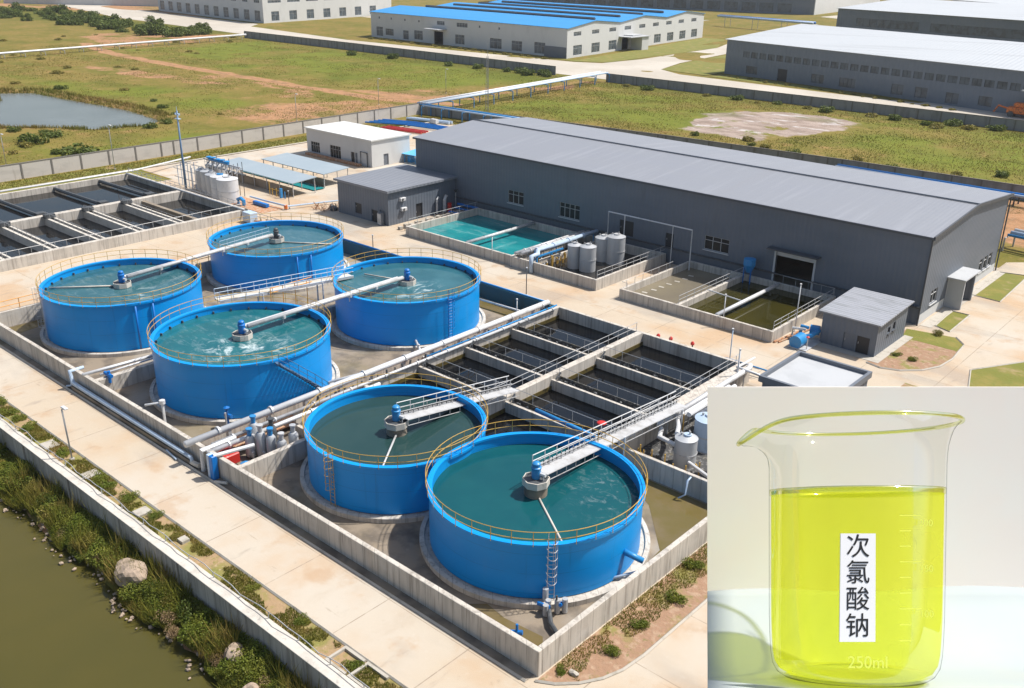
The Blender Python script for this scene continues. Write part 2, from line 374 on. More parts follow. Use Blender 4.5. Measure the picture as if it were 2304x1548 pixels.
me.polygons.foreach_set('use_smooth', np.ones(len(F),bool))
me.update(calc_edges=True)
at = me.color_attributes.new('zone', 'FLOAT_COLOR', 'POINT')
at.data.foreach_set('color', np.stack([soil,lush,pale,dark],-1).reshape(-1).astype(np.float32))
m, nt, out = _nt('open_ground')
b = N(nt, 'ShaderNodeBsdfPrincipled'); b.inputs['Roughness'].default_value = .95; b.inputs['Specular IOR Level'].default_value = .1
a = N(nt, 'ShaderNodeAttribute'); a.attribute_name = 'zone'
sp = N(nt, 'ShaderNodeSeparateColor'); nt.links.new(a.outputs['Color'], sp.inputs[0])
base = mixc(nt, ramp(nt, noise(nt, (.06,), 6, .6), .4, .62), (.205,.155,.042), (.15,.135,.028))
base = mixc(nt, mth(nt,'MULTIPLY',ramp(nt, noise(nt, (.22,), 6, .7), .5, .7),.8), base, (.31,.19,.08))
base = mixc(nt, mth(nt,'MULTIPLY',ramp(nt, noise(nt, (1.1,.6,1), 5, .7), .5, .68),.6), base, (.10,.09,.02))
g2 = mixc(nt, ramp(nt, noise(nt, (.16,), 6, .65), .38, .66), (.15,.172,.024), (.115,.14,.02))
g2 = mixc(nt, mth(nt,'MULTIPLY',ramp(nt, noise(nt, (.9,), 5, .7), .52, .7),.5), g2, (.27,.20,.045))
base = mixc(nt, sp.outputs[1], base, g2)
so = mixc(nt, ramp(nt, noise(nt, (.3,), 6, .7), .4, .65), (.38,.205,.105), (.25,.145,.075))
so = mixc(nt, mth(nt,'MULTIPLY',ramp(nt, noise(nt, (1.3,), 5, .7), .5, .7),.6), so, (.42,.29,.195))
sw = ramp(nt, mth(nt,'ADD', sp.outputs[0], mth(nt,'MULTIPLY', mth(nt,'SUBTRACT', noise(nt,(.5,),6,.75), .5), .9)), .28, .55)
base = mixc(nt, sw, base, so)
pl = mixc(nt, ramp(nt, noise(nt, (.14,.3,1), 6, .7), .4, .62), (.36,.285,.24), (.24,.185,.15))
pl = mixc(nt, mth(nt,'MULTIPLY',ramp(nt, noise(nt, (.09,.2,1), 6, .7), .55, .62),.8), pl, (.52,.48,.46))
base = mixc(nt, ramp(nt, mth(nt,'ADD', sp.outputs[2], mth(nt,'MULTIPLY', mth(nt,'SUBTRACT', noise(nt,(.12,),8,.75), .5), 2.2)), .40,.62), base, pl)
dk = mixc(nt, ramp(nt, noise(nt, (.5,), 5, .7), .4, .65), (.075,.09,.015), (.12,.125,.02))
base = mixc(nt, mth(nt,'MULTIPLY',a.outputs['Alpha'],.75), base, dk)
nt.links.new(base, b.inputs['Base Color'])
bn = N(nt, 'ShaderNodeBump'); bn.inputs['Strength'].default_value = .7; bn.inputs['Distance'].default_value = .35
nt.links.new(noise(nt,(.9,),6,.7), bn.inputs['Height']); nt.links.new(bn.outputs[0], b.inputs['Normal'])
nt.links.new(b.outputs[0], out.inputs[0])
me.materials.append(m)
gr = bpy.data.objects.new('ground', me); C.objects.link(gr); gr['kind'] = 'structure'

M['river'] = water('river_water', (.068,.060,.014), (.082,.068,.015), (.05,), .10, .03, (.9,), spec=.5)
M['pond'] = water('pond_water', (.15,.165,.16), (.12,.135,.13), (.05,), .22, .03, (1.2,))
struct('river', MB().poly([(-900,-60),(60,-60),(60,25.2),(-900,25.2)], -3.05), 'river')
struct('pond', MB().poly([(x+(x+255)*.03, y+(y-105)*.04) for x,y in POND], -.75), 'pond')

# ------------------------------------------------------------------ paved surfaces
yard = MB()
yard.poly([(-430,28.7),(8,28.7),(8,180),(-26,180),(-26,150),(-33,143),(-33,139.5),(-113,139.5),(-125,166),(-173,168),(-173.5,88),(-161.5,88),(-161.5,60),(-430,60)], .03)
struct('yard', yard, 'yard')
rd = MB()
rd.poly([(-640,300),(-560,283),(-457,277),(-330,268.5),(-230,266.8),(-60,266.8),(0,262),(60,256),(60,284),(-70,290),(-122,292),(-186,298),(-199,306),(-206,330),(-215,397),(-232,470),(-250,470),(-240,430),(-229,397),(-224,330),(-226,306),(-236,301),(-300,297),(-364,294),(-458,305),(-470,318),(-640,330)], .05)
rd.poly([(-800,330),(-640,300.2),(-640,330),(-800,360)], .05)
rd.poly([(-122,292),(-100,292),(-95,308),(-80,304.5),(-70,290)], .045)
struct('road', rd, 'road_far')
rd2 = MB(); rd2.poly([(-300,655),(-180,600),(-140,560),(-120,590),(-200,680),(-330,800),(-380,870),(-390,860),(-320,780)], .05)
rd2.poly([(-484,402),(-480,470),(-330,560),(-330,540),(-465,460),(-470,400)], .05)
struct('back_road', rd2, 'road_far')
# strip of plants between the path and the river wall
def dirt_bed(name, P, z, mt='bed', kerb=None):
    o = struct(name, MB().poly(P, z), mt)
    if kerb:
        struct('kerb', MB().tube([(x,y,z+.03) for x,y in kerb], .11, 4), 'kerb')
M['bed'] = mat('verge_soil_and_grass', (.33,.22,.12), [((.19,.185,.04),(.28,),.46,.62,.9), ((.24,.20,.06),(1.3,),.5,.65,.7), ((.44,.33,.23),(3.,),.6,.7,.6), ((.12,.14,.025),(2.2,),.6,.72,.6)], .95, bump=((2.5,),.6,.1))
M['lawn'] = mat('lawn', (.155,.155,.022), [((.24,.19,.045),(.3,),.45,.65,.7), ((.14,.165,.025),(1.1,),.52,.7,.6), ((.38,.26,.15),(.22,),.6,.72,.7)], .95, bump=((3.,),.6,.1))
M['bed2'] = mat('brown_soil', (.30,.18,.11), [((.20,.19,.045),(.32,),.50,.62,.9), ((.40,.28,.19),(1.7,),.5,.65,.6), ((.13,.14,.03),(2.5,),.58,.7,.6)], .95, bump=((3.,),.7,.1))
dirt_bed('verge', [(-430,26.95),(60,26.95),(60,28.66),(-430,28.66)], .035, 'bed', [(-430,28.75),(8,28.75)])
cv = [(-28.1,34.5)]+[(-28.0+3.6*math.sin(t*math.pi/2/8)*1.0, 34.45+5.6*(1-math.cos(t*math.pi/2/8))) for t in range(9)]
cv = [(-28.0,34.3),(-27.0,34.9),(-26.0,35.9),(-25.2,37.2),(-24.75,38.6),(-24.55,40.5),(-24.5,48),(-24.5,92)]
dirt_bed('roadside_verge', cv+[(-28.0,92)], .045, 'bed2', cv)
c2 = [(-33,94.3),(-31.4,93.9),(-29.6,94.6),(-27.9,96.3),(-26.9,98.6),(-26.6,101.6),(-27.0,106.6),(-28.4,108.3),(-33.6,107.2)]
dirt_bed('hut_garden', c2, .045, 'bed2' if 'bed2' in M else 'bed', c2[:-1])
struct('lawn', MB().poly([(-33.0,104.2),(-27.0,104.2),(-27.0,106.6),(-28.4,108.3),(-33.6,107.2)], .052), 'lawn')
for P in ([(-32.0,124.9),(-32.3,137.4),(-28.9,138.4),(-28.5,124.6)], [(-31.5,110.4),(-31.8,116.9),(-29.7,116.9),(-29.6,109.6)], [(-24.2,100),(-14,118),(8,150),(8,90),(-10,84),(-22,92)]):
    struct('lawn', MB().poly(P, .048), 'lawn'); 
    struct('kerb', MB().tube([(x,y,.06) for x,y in P]+[(P[0][0],P[0][1],.06)], .09, 4), 'kerb')
struct('lawn', MB().poly([(-179.5,40),(-173.6,40),(-172.2,168),(-179.5,168)], .02), 'lawn')
struct('lawn', MB().poly([(-173.6,58),(-161.8,58),(-161.8,87),(-173.3,87)], .024), 'lawn')
struct('apron', MB().poly([(-32.9,109.4),(-31.6,109.4),(-31.6,138),(-32.9,138)], .06), 'kerb')
struct('kerb', MB().tube([(-170,33.9,.07),(-28.4,33.9,.07)], .12, 4), 'kerb')
struct('kerb', MB().tube([(-173.3,60,.2),(-173.2,166,.2)], .13, 4), 'kerb')
# lawns of the far plots
for P in ([(-199,306),(-178,302.5),(-178,318),(-184,392),(-213,397),(-205,330)], [(-369,297.5),(-300,300),(-246,303.4),(-239,308),(-262,440),(-250,440),(-229,397),(-226,310),(-236,303.5),(-300,299.5)],
          [(-176,301),(-122,295),(-122,297),(-172,312)]):
    struct('lawn', MB().poly(P, .055), 'lawn')
# ------------------------------------------------------------------ the walled tank plot
def wallthing(name, label, cat, x0, x1, y0, y1, h, z0=-.1, group=None, mt='concrete', joints=None, cope=False):
    t = thing(name, label, cat, ((x0+x1)/2,(y0+y1)/2,0), group)
    MB().box(x0,x1,y0,y1,z0,h).build('wall', mt, t, bevel=.03)
    return t
M['teal_paint'] = mat('teal_painted_concrete', (.012,.075,.10), [((.03,.05,.05),(.8,.8,.2),.5,.7,.6)], .6)
wallthing('plot_wall', 'long grey concrete wall between the river path and the six blue tanks', 'wall', -108.2, -28.1, 34.65, 35.05, 1.9, group='walls round the tank plot')
wallthing('plot_wall', 'grey concrete wall beside the curved dirt verge, closing the plot by the nearest blue tank', 'wall', -28.5, -28.1, 35.05, 81.0, 1.9, group='walls round the tank plot')
wallthing('plot_wall', 'grey concrete wall at the far left end of the tank plot below the orange railing', 'wall', -108.2, -107.8, 35.05, 81.0, 1.9, group='walls round the tank plot')
wallthing('plot_wall', 'low teal-painted wall between the tanks and the middle road', 'wall', -107.8, -64.9, 80.7, 81.0, 1.9, group='walls round the tank plot', mt=M['teal_paint'])
wallthing('dividing_wall', 'cracked concrete wall between the two left front tanks, under a pipe', 'wall', -84.2, -83.6, 35.05, 81, 1.55, group='dividing walls in the tank plot')
wallthing('dividing_wall', 'concrete wall on the tank side of the main pipe gallery', 'wall', -66.9, -66.55, 35.05, 81, 1.4, group='dividing walls in the tank plot')
wallthing('dividing_wall', 'concrete wall from the valve group back to the round tank', 'wall', -60.0, -59.5, 35.05, 44.6, 1.7, group='dividing walls in the tank plot')
wallthing('dividing_wall', 'concrete wall between the nearest blue tank and the pipe-filled pump pit', 'wall', -40.1, -28.5, 58.4, 58.75, 1.9, group='dividing walls in the tank plot')
wallthing('kerb_wall', 'low concrete kerb strip under the trunk pipe at the gallery mouth', 'wall', -63.9, -60.0, 43.4, 43.8, .9)
struct('pit_floor', MB().poly([(-107.8,35.05),(-28.5,35.05),(-28.5,80.7),(-107.8,80.7)], .055), 'concrete_dark')
M['puddle'] = water('brown_puddle', (.13,.10,.03), (.16,.12,.06), (.3,), .12, .015)
struct('puddle', MB().poly([(-36.5,36.2),(-33.5,35.5),(-30.4,35.3),(-29.2,36.4),(-30.2,37.6),(-33.2,37.3),(-35,37.6)], .07), 'puddle')
struct('puddle', MB().poly([(-28.6,44),(-28.6,58.2),(-39.6,58.2),(-34,55),(-30,50.5),(-29.5,46)], .07), 'puddle')
struct('puddle', MB().poly([(-107.5,35.2),(-105,37),(-106.5,44),(-107.7,46)], .07), 'puddle')
struct('rubble', MB().poly([(-66.5,35.4),(-64.5,35.4),(-64.5,80),(-66.5,80)], .5), 'rubble')
struct('puddle', MB().poly([(-68,66),(-66.95,66),(-66.95,80.6),(-72,80.6),(-70,78)], .07), 'puddle')
struct('puddle', MB().poly([(-88,78.2),(-66.95,77.8),(-66.95,80.6),(-95,80.6)], .068), 'puddle')

# ------------------------------------------------------------------ blue tanks
TK = [ # name key, x, y, r, h, water depth, label
 ('far_left', -98.5, 46.1, 8.3, 5.5, .75, 'blue round tank at the left end of the front row, foaming beside its mixer'),
 ('far_back', -102.7, 69.5, 8.5, 4.75, .7, 'blue round tank standing farthest back beside the middle road'),
 ('back', -76.9, 69.0, 8.2, 5.3, .7, 'blue round tank in the back row with a caged ladder on its right flank'),
 ('front', -75.8, 46.5, 8.3, 5.6, .75, 'blue tank with a blue stair down its side and white froth round its mixer'),
 ('mid', -52.3, 45.3, 7.2, 4.5, .95, 'blue round tank of still dark grey-green water behind the nearest tank'),
 ('near', -37.8, 45.7, 7.7, 4.65, .95, 'nearest blue round tank of deep teal water, with pumps at its foot')]
tw = ((.025,.095,.115),(.035,.115,.135)); 
M['w_far_left'] = water('tank_water_a', *tw, (.3,), .07, .03, (1.8,), foam=[(-94.5,46.0,.4,4.0,.8,(.8,.35,1)), (-98.5,46,6,9,.12,(.5,1.4,1))])
M['w_far_back'] = water('tank_water_b', (.03,.11,.14),(.045,.13,.165), (.3,), .09, .04, (1.8,), foam=[(-102,69,5,9,.10,(.5,1.4,1))])
M['w_back'] = water('tank_water_c', (.02,.095,.12),(.035,.125,.15), (.3,), .08, .045, (1.8,), foam=[(-74.3,68.2,.6,4.6,.8,(.9,.5,1)), (-79,65,3,6,.12,(.5,1.4,1))])
M['w_front'] = water('tank_water_d', (.01,.10,.12),(.015,.125,.14), (.3,), .07, .04, (1.8,), foam=[(-74.2,44.2,.8,4.6,.95,(.7,.9,1)), (-72.5,46.4,.5,4.4,.8,(.9,.4,1)), (-75.8,46.5,5,9,.16,(.5,1.2,1))])
M['w_mid'] = water('tank_water_e', (.018,.048,.047),(.024,.056,.053), (.15,), .07, .012, (1.2,))
M['w_near'] = water('tank_water_f', (.004,.066,.080),(.007,.080,.090), (.18,), .06, .02, (1.6,), foam=[(-33.5,50.2,1.5,6.,.2,(1.2,1.6,1))])
def ladder(t, x, y, r, h, ang, z0=.3, mt='yellow', cage=True):
    a = R_(ang); ux, uy = math.cos(a), math.sin(a); tx, ty = -uy, ux
    L = MB()
    for s in (-.24,.24):
        L.cyl((x+ux*(r+.18)+tx*s, y+uy*(r+.18)+ty*s, z0), (x+ux*(r+.18)+tx*s, y+uy*(r+.18)+ty*s, h+1.0), .03, n=5)
    z = z0+.2
    while z < h:
        L.cyl((x+ux*(r+.18)-tx*.24, y+uy*(r+.18)-ty*.24, z), (x+ux*(r+.18)+tx*.24, y+uy*(r+.18)+ty*.24, z), .02, n=4); z += .33
    lo = L.build('ladder', mt, t)
    if cage:
        K = MB(); z = z0+1.7
        hp = [(R_(q)) for q in (-90,-50,-10,30,70,90)]
        ring = lambda z: [(x+ux*(r+.18+.62*max(0,math.cos(q)))+tx*.36*math.sin(q), y+uy*(r+.18+.62*max(0,math.cos(q)))+ty*.36*math.sin(q), z) for q in [R_(v) for v in (-90,-60,-25,0,25,60,90)]]
        while z <= h+1.0: K.tube(ring(z), .02, 4); z += .62
        for k in (1,3,5): K.tube([ring(z0+1.7)[k], ring(h+.9)[k]], .018, 4)
        K.build('cage', mt, lo)
    return lo
for key, x, y, r, h, wd, lab in TK:
    t = thing('blue_tank', lab, 'tank', (x,y,0), 'round blue tanks in the walled plot')
    MB().lathe([(r,.38),(r,h-.22),(r+.14,h-.22),(r+.14,h-.02),(r-.02,h),(r-.26,h-.02),(r-.26,h-.2),(r-.2,h-.2),(r-.2,.5)], (x,y), 128).build('tank_wall', 'blue', t, smooth=True, autosmooth=35)
    MB().lathe([(r+.75,.05),(r+.75,.44),(r+.40,.47),(r+.38,.30),(r-.1,.32)], (x,y), 96).build('base_ring', 'concrete', t, smooth=True, autosmooth=35)
    MB().disc((x,y), r-.2, h-wd, 96).build('water', 'w_'+key, t)
    ring = [(x+(r+.2)*math.cos(2*math.pi*k/72), y+(r+.2)*math.sin(2*math.pi*k/72), h-.1) for k in range(72)]
    posts_rail(ring, 1.1, 1.42, .028, (1.,.52), True, 5).build('railing', 'yellow', t)
    # weir / brackets on the inner wall
    wb = MB()
    for k in range(28):
        a = 2*math.pi*k/28; wb.obox((x+(r-.42)*math.cos(a),y+(r-.42)*math.sin(a)), (.2*math.cos(a),.2*math.sin(a)), (-.12*math.sin(a),.12*math.cos(a)), h-wd-.1, h-.5)
    if key not in ('near','mid'): wb.build_each('bracket', 'dark_steel', t)
    if key == 'near':
        ladder(t, x, y, r, h, -42, mt='steel', cage=True); 
    if key == 'mid': ladder(t, x, y, r, h, -84, mt='yellow')
    if key == 'back': ladder(t, x, y, r, h, -9, mt='blue_in', cage=True)
    if key == 'far_left': ladder(t, x, y, r, h, -101, mt='steel', cage=True)
    if key == 'front':
        s = MB(); a0, a1 = R_(-13), R_(24); st = MB(); n = 20
        P = []
        for k in range(n):
            f = k/(n-1); a = a0+(a1-a0)*f; z = h-.15-(h-.6)*f
            ux, uy = math.cos(a), math.sin(a)
            st.obox((x+ux*(r+.1)-uy*-.14, y+uy*(r+.1)+ux*-.14), (ux*.75,uy*.75), (-uy*.28,ux*.28), z-.16, z)
            P.append((x+ux*(r+.85), y+uy*(r+.85), z))
        M['stair_steel'] = mat('blue_grey_stair_steel',(.07,.14,.24),[((.02,.04,.07),(3.,),.5,.62,.8)],.5); so = st.build('stair', 'stair_steel', t, label='blue spiral stair down the tank side')
        s.tube(P, .05, 4); s.tube([(p[0],p[1],p[2]+1.) for p in P], .03, 4); s.tube([(p[0],p[1],p[2]+.5) for p in P], .025, 4)
        for p in P[::3]: s.cyl(p, (p[0],p[1],p[2]+1.), .025, n=4)
        s.build('handrail', 'stair_steel', so)
    # overflow pipes down the outside
    if key in ('far_back','far_left'):
        for k, aa in enumerate((-19,-7)):
            a = R_(aa); px, py = x+(r+.2)*math.cos(a), y+(r+.2)*math.sin(a)
            MB().tube([(px,py,h-.3),(px,py,.4)], .11, 8).build('drain_pipe', 'blue_in', t, smooth=True)
    if key == 'near':
        MB().tube([(x+r,y+.3,2.2),(x+r+1.2,y+.9,1.7)], .22, 10).build('outlet_pipe', 'blue_pipe', t, smooth=True)
# bridges that carry the mixers
def mixer(x, y, z, lab, col='blue_pipe', big=True, key=None):
    t = thing('mixer_drive', lab, 'mixer', (x,y,z), 'mixer drives over the tanks')
    MB().lathe([(.30,z+.1),(.34,z+.25),(.34,z+.9),(.38,z+.92),(.38,z+1.0),(.30,z+1.05),(.30,z+1.3),(.2,z+1.4),(.0,z+1.42)], (x,y), 16).build('motor', col, t, smooth=True, autosmooth=40)
    MB().cyl((x+.3,y+.1,z+.5),(x+.75,y+.15,z+.5),.14,n=8).cyl((x-.2,y+.3,z+.05),(x-.2,y+.3,z+.8),.07,n=6).cyl((x+.55,y+.15,z),(x+.55,y+.15,z+.6),.05,n=5).build_each('drive_gear', 'white_steel', t)
    MB().lathe([(.95,z-.05),(.95,z+.06),(.0,z+.08)], (x,y), 8).build('base_plate', 'dark_steel', t)
    MB().lathe([(.95,z-.45),(1.0,z-.4),(1.0,z+.12),(.93,z+.12),(.93,z-.42)], (x,y), 8, True).build('platform_rim', 'concrete_top', t)
    MB().lathe([(.85,z-1.2),(.85,z-.45)], (x,y), 16).build('feed_well', 'concrete_dark', t, smooth=True)
    return t
mixer(-98.5,46.1,5.2,'blue-grey mixer drive at the end of the long pipe bridge, over the left front tank', 'blue_in')
mixer(-102.7,69.5,4.6,'dark mixer drive in the middle of the farthest back tank', 'dark_steel')
mixer(-76.9,69.0,5.0,'grey-blue mixer drive over the back tank with the caged ladder', 'blue_in')
mixer(-75.8,46.5,5.3,'blue-grey mixer drive standing in the white froth', 'blue_in')
mixer(-52.3,45.3,4.6,'bright blue mixer drive over the still grey-green water')
mixer(-37.8,45.7,4.9,'bright blue mixer drive over the nearest tank of teal water')
# long pipe bridges T1-T2 and T4-T3
def pipebridge(x0,y0,x1,y1,z0,z1,lab):
    t = thing('pipe_bridge', lab, 'bridge', (x0,y0,z0), 'pipe bridges between the tanks')
    MB().tube([(x0,y0,z0),(x1,y1,z1)], .22, 10).build('pipe', 'steel', t, smooth=True)
    dx, dy = x1-x0, y1-y0; L = math.hypot(dx,dy); px, py = -dy/L, dx/L
    d = MB(); d.add([(x0+px*.3,y0+py*.3,z0-.05),(x0+px*.9,y0+py*.9,z0-.05),(x1+px*.9,y1+py*.9,z1-.05),(x1+px*.3,y1+py*.3,z1-.05),
        (x0+px*.3,y0+py*.3,z0-.25),(x0+px*.9,y0+py*.9,z0-.25),(x1+px*.9,y1+py*.9,z1-.25),(x1+px*.3,y1+py*.3,z1-.25)],[(0,1,2,3),(7,6,5,4),(0,4,5,1),(1,5,6,2),(2,6,7,3),(3,7,4,0)])
    d.build('girder', 'white_steel', t)
    k = MB()
    for f in (.2,.36,.62,.8):
        q = (x0+dx*f, y0+dy*f, z0+(z1-z0)*f); k.cyl((q[0],q[1],q[2]-.8), q, .06, n=5).cyl((q[0],q[1],q[2]-.3),(q[0],q[1],q[2]),.3,n=10)
    k.build_each('hanger', 'steel', t)
    return t
pb = pipebridge(-98.5,46.8,-102.6,68.8,5.75,5.2,'long grey pipe bridge from the left front tank to the farthest back tank')
posts_rail([(-101.6,60.5,5.3),(-103.2,68.8,5.1)], 1., 1.2, .025, (1.,.5)).build('railing', 'pale_blue', pb)
pipebridge(-75.8,47.2,-76.9,68.3,5.9,5.5,'long grey pipe bridge from the frothing tank to the back tank')
def feed(p0, p1, lab, mt='concrete_top', r=.09):
    t = tag(MB().tube([p0,p1], r, 6).build('scraper_arm', mt, smooth=True), lab, 'pipe', 'thin arms over the tank water')
feed((-98.9,45.8,4.85),(-103.4,40.2,4.9), 'rusty scraper arm towards the near left rim of the left front tank')
feed((-77.5,69.2,4.75),(-82.5,67.4,4.85), 'dark scraper arm over the back tank towards the gangway')
feed((-102,69.9,4.15),(-96.6,73.8,4.15), 'pale scraper arm on the far side of the farthest tank')
feed((-51.8,44.8,3.75),(-48.4,40.2,3.7), 'pale scraper arm over the still grey-green water', 'steel')
feed((-37.3,45.4,3.75),(-31.6,41.6,3.68), 'long rusty scraper arm lying on the teal water')
# gangways with rails
def gangway(x0,y0,x1,y1,z0,z1,w,lab,both=True,mt='rail',deck='concrete_top',legs=(),h=1.05,trough=.0):
    t = thing('gangway', lab, 'gangway', (x0,y0,z0), 'railed gangways to the tanks')
    dx, dy = x1-x0, y1-y0; L = math.hypot(dx,dy); px, py = -dy/L*w/2, dx/L*w/2
    c = [(x0-px,y0-py),(x0+px,y0+py),(x1+px,y1+py),(x1-px,y1-py)]; zz = [z0,z0,z1,z1]
    MB().add([(a,b,z) for (a,b),z in zip(c,zz)]+[(a,b,z-.08) for (a,b),z in zip(c,zz)], [(0,1,2,3),(7,6,5,4),(0,4,5,1),(1,5,6,2),(2,6,7,3),(3,7,4,0)]).build('deck', deck, t)
    for s in (1,-1):
        if s == -1 and not both: continue
        MB().add([(x0+s*px,y0+s*py,z0-.2),(x1+s*px,y1+s*py,z1-.2),(x1+s*px,y1+s*py,z1+.05),(x0+s*px,y0+s*py,z0+.05),
          (x0+s*px*1.06,y0+s*py*1.06,z0-.2),(x1+s*px*1.06,y1+s*py*1.06,z1-.2),(x1+s*px*1.06,y1+s*py*1.06,z1+.05),(x0+s*px*1.06,y0+s*py*1.06,z0+.05)],
          [(0,1,2,3),(7,6,5,4),(3,2,6,7),(0,4,5,1)]).build('side_beam', 'steel', t)
        posts_rail([(x0+s*px,y0+s*py,z0),(x1+s*px,y1+s*py,z1)], h, 1.5, .04, (1.,.55,.1)).build('railing', mt, t)
        if not both: posts_rail([(x0+s*px*.35,y0+s*py*.35,z0),(x1+s*px*.35,y1+s*py*.35,z1)], h*.75, 1.5, .035, (1.,.5)).build('railing', 'rail', t); posts_rail([(x0+s*px*.7,y0+s*py*.7,z0+.02),(x1+s*px*.7,y1+s*py*.7,z1+.02)], .3, .55, .05, (.6,)).build('cable_tray', 'dark_steel', t)
        if not both: posts_rail([(x0-s*px,y0-s*py,z0-.55),(x1-s*px,y1-s*py,z1-.55)], .5, 1.2, .035, (1.,.0)).build('truss', 'rail', t)
    for f in legs:
        q = (x0+dx*f, y0+dy*f, z0+(z1-z0)*f)
        MB().cyl((q[0]+px,q[1]+py,.1),(q[0]+px,q[1]+py,q[2]),.09,n=8).cyl((q[0]-px,q[1]-py,.1),(q[0]-px,q[1]-py,q[2]),.09,n=8).build_each('leg','white_steel',t)
    return t
gangway(-85.6,50.0,-83.3,66.0,5.4,4.9,1.3,'railed gangway between the left and right pairs of tanks, ending at the back tank', mt='pale_blue', deck='concrete_top', legs=(.3,.75))
gangway(-51.9,45.6,-51.9,59.2,5.0,2.9,1.3,'sloping railed gangway from the basin to the mixer of the grey-green tank', both=False, deck='steel', legs=(.62,), mt='white_steel')
gangway(-37.9,46.2,-38.9,67,5.3,2.9,1.35,'long railed gangway over the nearest tank to the wall of the dark basin', both=False, deck='steel', legs=(.5,.95), mt='white_steel')
o = posts_rail([(-107.9,36,1.9),(-107.9,72,1.9)], 1.2, 2.4, .05, (1.,.5)); tag(o.build('orange_railing','orange_rail'), 'bright orange handrail along the wall at the far left of the plot', 'railing', 'handrails along the walls')
o = posts_rail([(-84.0,55.5,1.6),(-84,61,1.6)], 4.1, 1.6, .05, (1.,.87)); tag(o.build('orange_railing','orange_rail'), 'short yellow handrail behind the frothing tank', 'railing', 'handrails along the walls')
# ------------------------------------------------------------------ dark basin
def stepped(t, P, mt): pass
b = thing('aeration_basin', 'dark walled basin of black water divided into eight cells by beams', 'basin', (-52.6,69,0))
wall = MB(); wall.box(-64.5,-64.1,43.8,81.2,0,1.9).box(-40.9,-39.7,51.5,81.2,0,1.9); wall.build_each('side_wall', 'concrete', b, bevel=.03)
MB().box(-64.1,-40.6,80.8,81.2,0,1.9).build('end_wall','concrete',b,bevel=.03)
MB().box(-64.1,-40.6,51.5,51.9,0,1.9).build('end_wall','concrete',b,bevel=.03)
MB().box(-53.1,-52.4,51.9,80.8,0,2.0).build('middle_wall','concrete',b,bevel=.03)
M['black_water'] = water('black_water', (.003,.004,.006), (.006,.0055,.005), (.2,), .03, .003, (1.2,), spec=.55)
MB().poly([(-64.1,51.9),(-40.6,51.9),(-40.6,80.8),(-64.1,80.8)], .55).build('water','black_water',b)
M['slime'] = mat('brown_slime', (.10,.075,.02), [((.03,.025,.012),(2.,),.5,.65,.9)], .4)
MB().box(-64.1,-64.03,51.9,80.8,.5,.95).box(-52.4,-52.33,51.9,80.8,.5,.95).build_each('slime_line','slime',b)
for xa, xb in ((-64.1,-53.1),(-52.4,-40.6)):
    for yy in (58.7,65.4,72.6):
        MB().box(xa,xb,yy-.15,yy+.15,.3,1.6).build('cross_beam','concrete',b,bevel=.02)
        g = MB().box(xa,xb,yy+.15,yy+1.05,1.05,1.2).box(xa,xb,yy+1.05,yy+1.15,.3,1.6).build('trough','grate',b)
        posts_rail([(xa,yy+1.1,1.55),(xb,yy+1.1,1.55)], 1., 2.3, .028, (1.,)).build('handrail','rail',g)
        k = MB()
        for _ in range(9):
            kx = rnd.uniform(xa+.4,xb-.4); k.cyl((kx,yy+.6,1.2),(kx+rnd.uniform(-.2,.2),yy+.6,1.5),.12,n=6)
        k.cyl((xa+.3,yy+.2,1.6),(xa+.3,yy+.9,2.1),.1,n=6).cyl((xa+.7,yy+.2,1.2),(xa+.7,yy+.2,2.0),.09,n=6)
        k.build_each('valve_stem','dark_steel',g)
posts_rail([(-53.1,55,2.),(-53.1,80.6,2.)], 1.05, 1.7, .032, (1.,.5)).build('handrail','rail',b)
posts_rail([(-40.8,58,1.9),(-40.8,81,1.9)], 1.05, 1.7, .032, (1.,.5)).build('handrail','rail',b)
M['red_valve'] = M['red']
tag(MB().cyl((-42.2,59.6,1.7),(-42.2,59.6,2.6),.05,n=6).lathe([(.42,2.58),(.45,2.66),(.3,2.72),(0,2.74)],(-42.2,59.6),12).build('hand_wheel','red',smooth=True),'red valve wheel on the nearest cross beam by the gangway','valve')
# road side railing and white posts
o = posts_rail([(-128,82.6,.03),(-107,82.6,.03),(-67,82.6,.03)], 1.05, 2.0, .045, (1.,.5)); tag(o.build('road_railing','rail'), 'grey handrail along the middle road behind the back tanks', 'railing', 'handrails along the walls')
o = posts_rail([(-64.5,82.6,.03),(-39.4,82.6,.03)], 1.05, 2.0, .045, (1.,.5)); tag(o.build('road_railing','rail'), 'grey handrail along the middle road behind the dark basin', 'railing', 'handrails along the walls')
tag(MB().tube([(-107,80.95,2.0),(-65.6,80.95,2.0)],.13,8).build('blue_pipe','blue_pipe',smooth=True),'blue pipe along the wall between the back tanks and the road','pipe')
tag(MB().tube([(-43.6,83.2,.9),(-36.2,83.2,.9)],.09,8).build('blue_pipe','blue_pipe',smooth=True),'short blue pipe rail beside the road near the pale flat roof','pipe')
for (x,y,h,lab) in ((-47.3,82.6,1.5,'red hydrant post nearest the slim pole by the road'),(-50.0,82.6,1.3,'red hydrant post in the middle of the basin road rail'),(-51.6,82.6,1.2,'small red-capped post near the bend in the rail')):
    t = thing('hydrant_post', lab, 'hydrant', (x,y,0), 'red-capped posts on the road rail')
    MB().cyl((x,y,0),(x,y,h),.08,n=8).build('post','dark_steel',t); MB().lathe([(.2,h),(.22,h+.2),(.1,h+.35),(0,h+.36)],(x,y),10).build('cap','red',t)
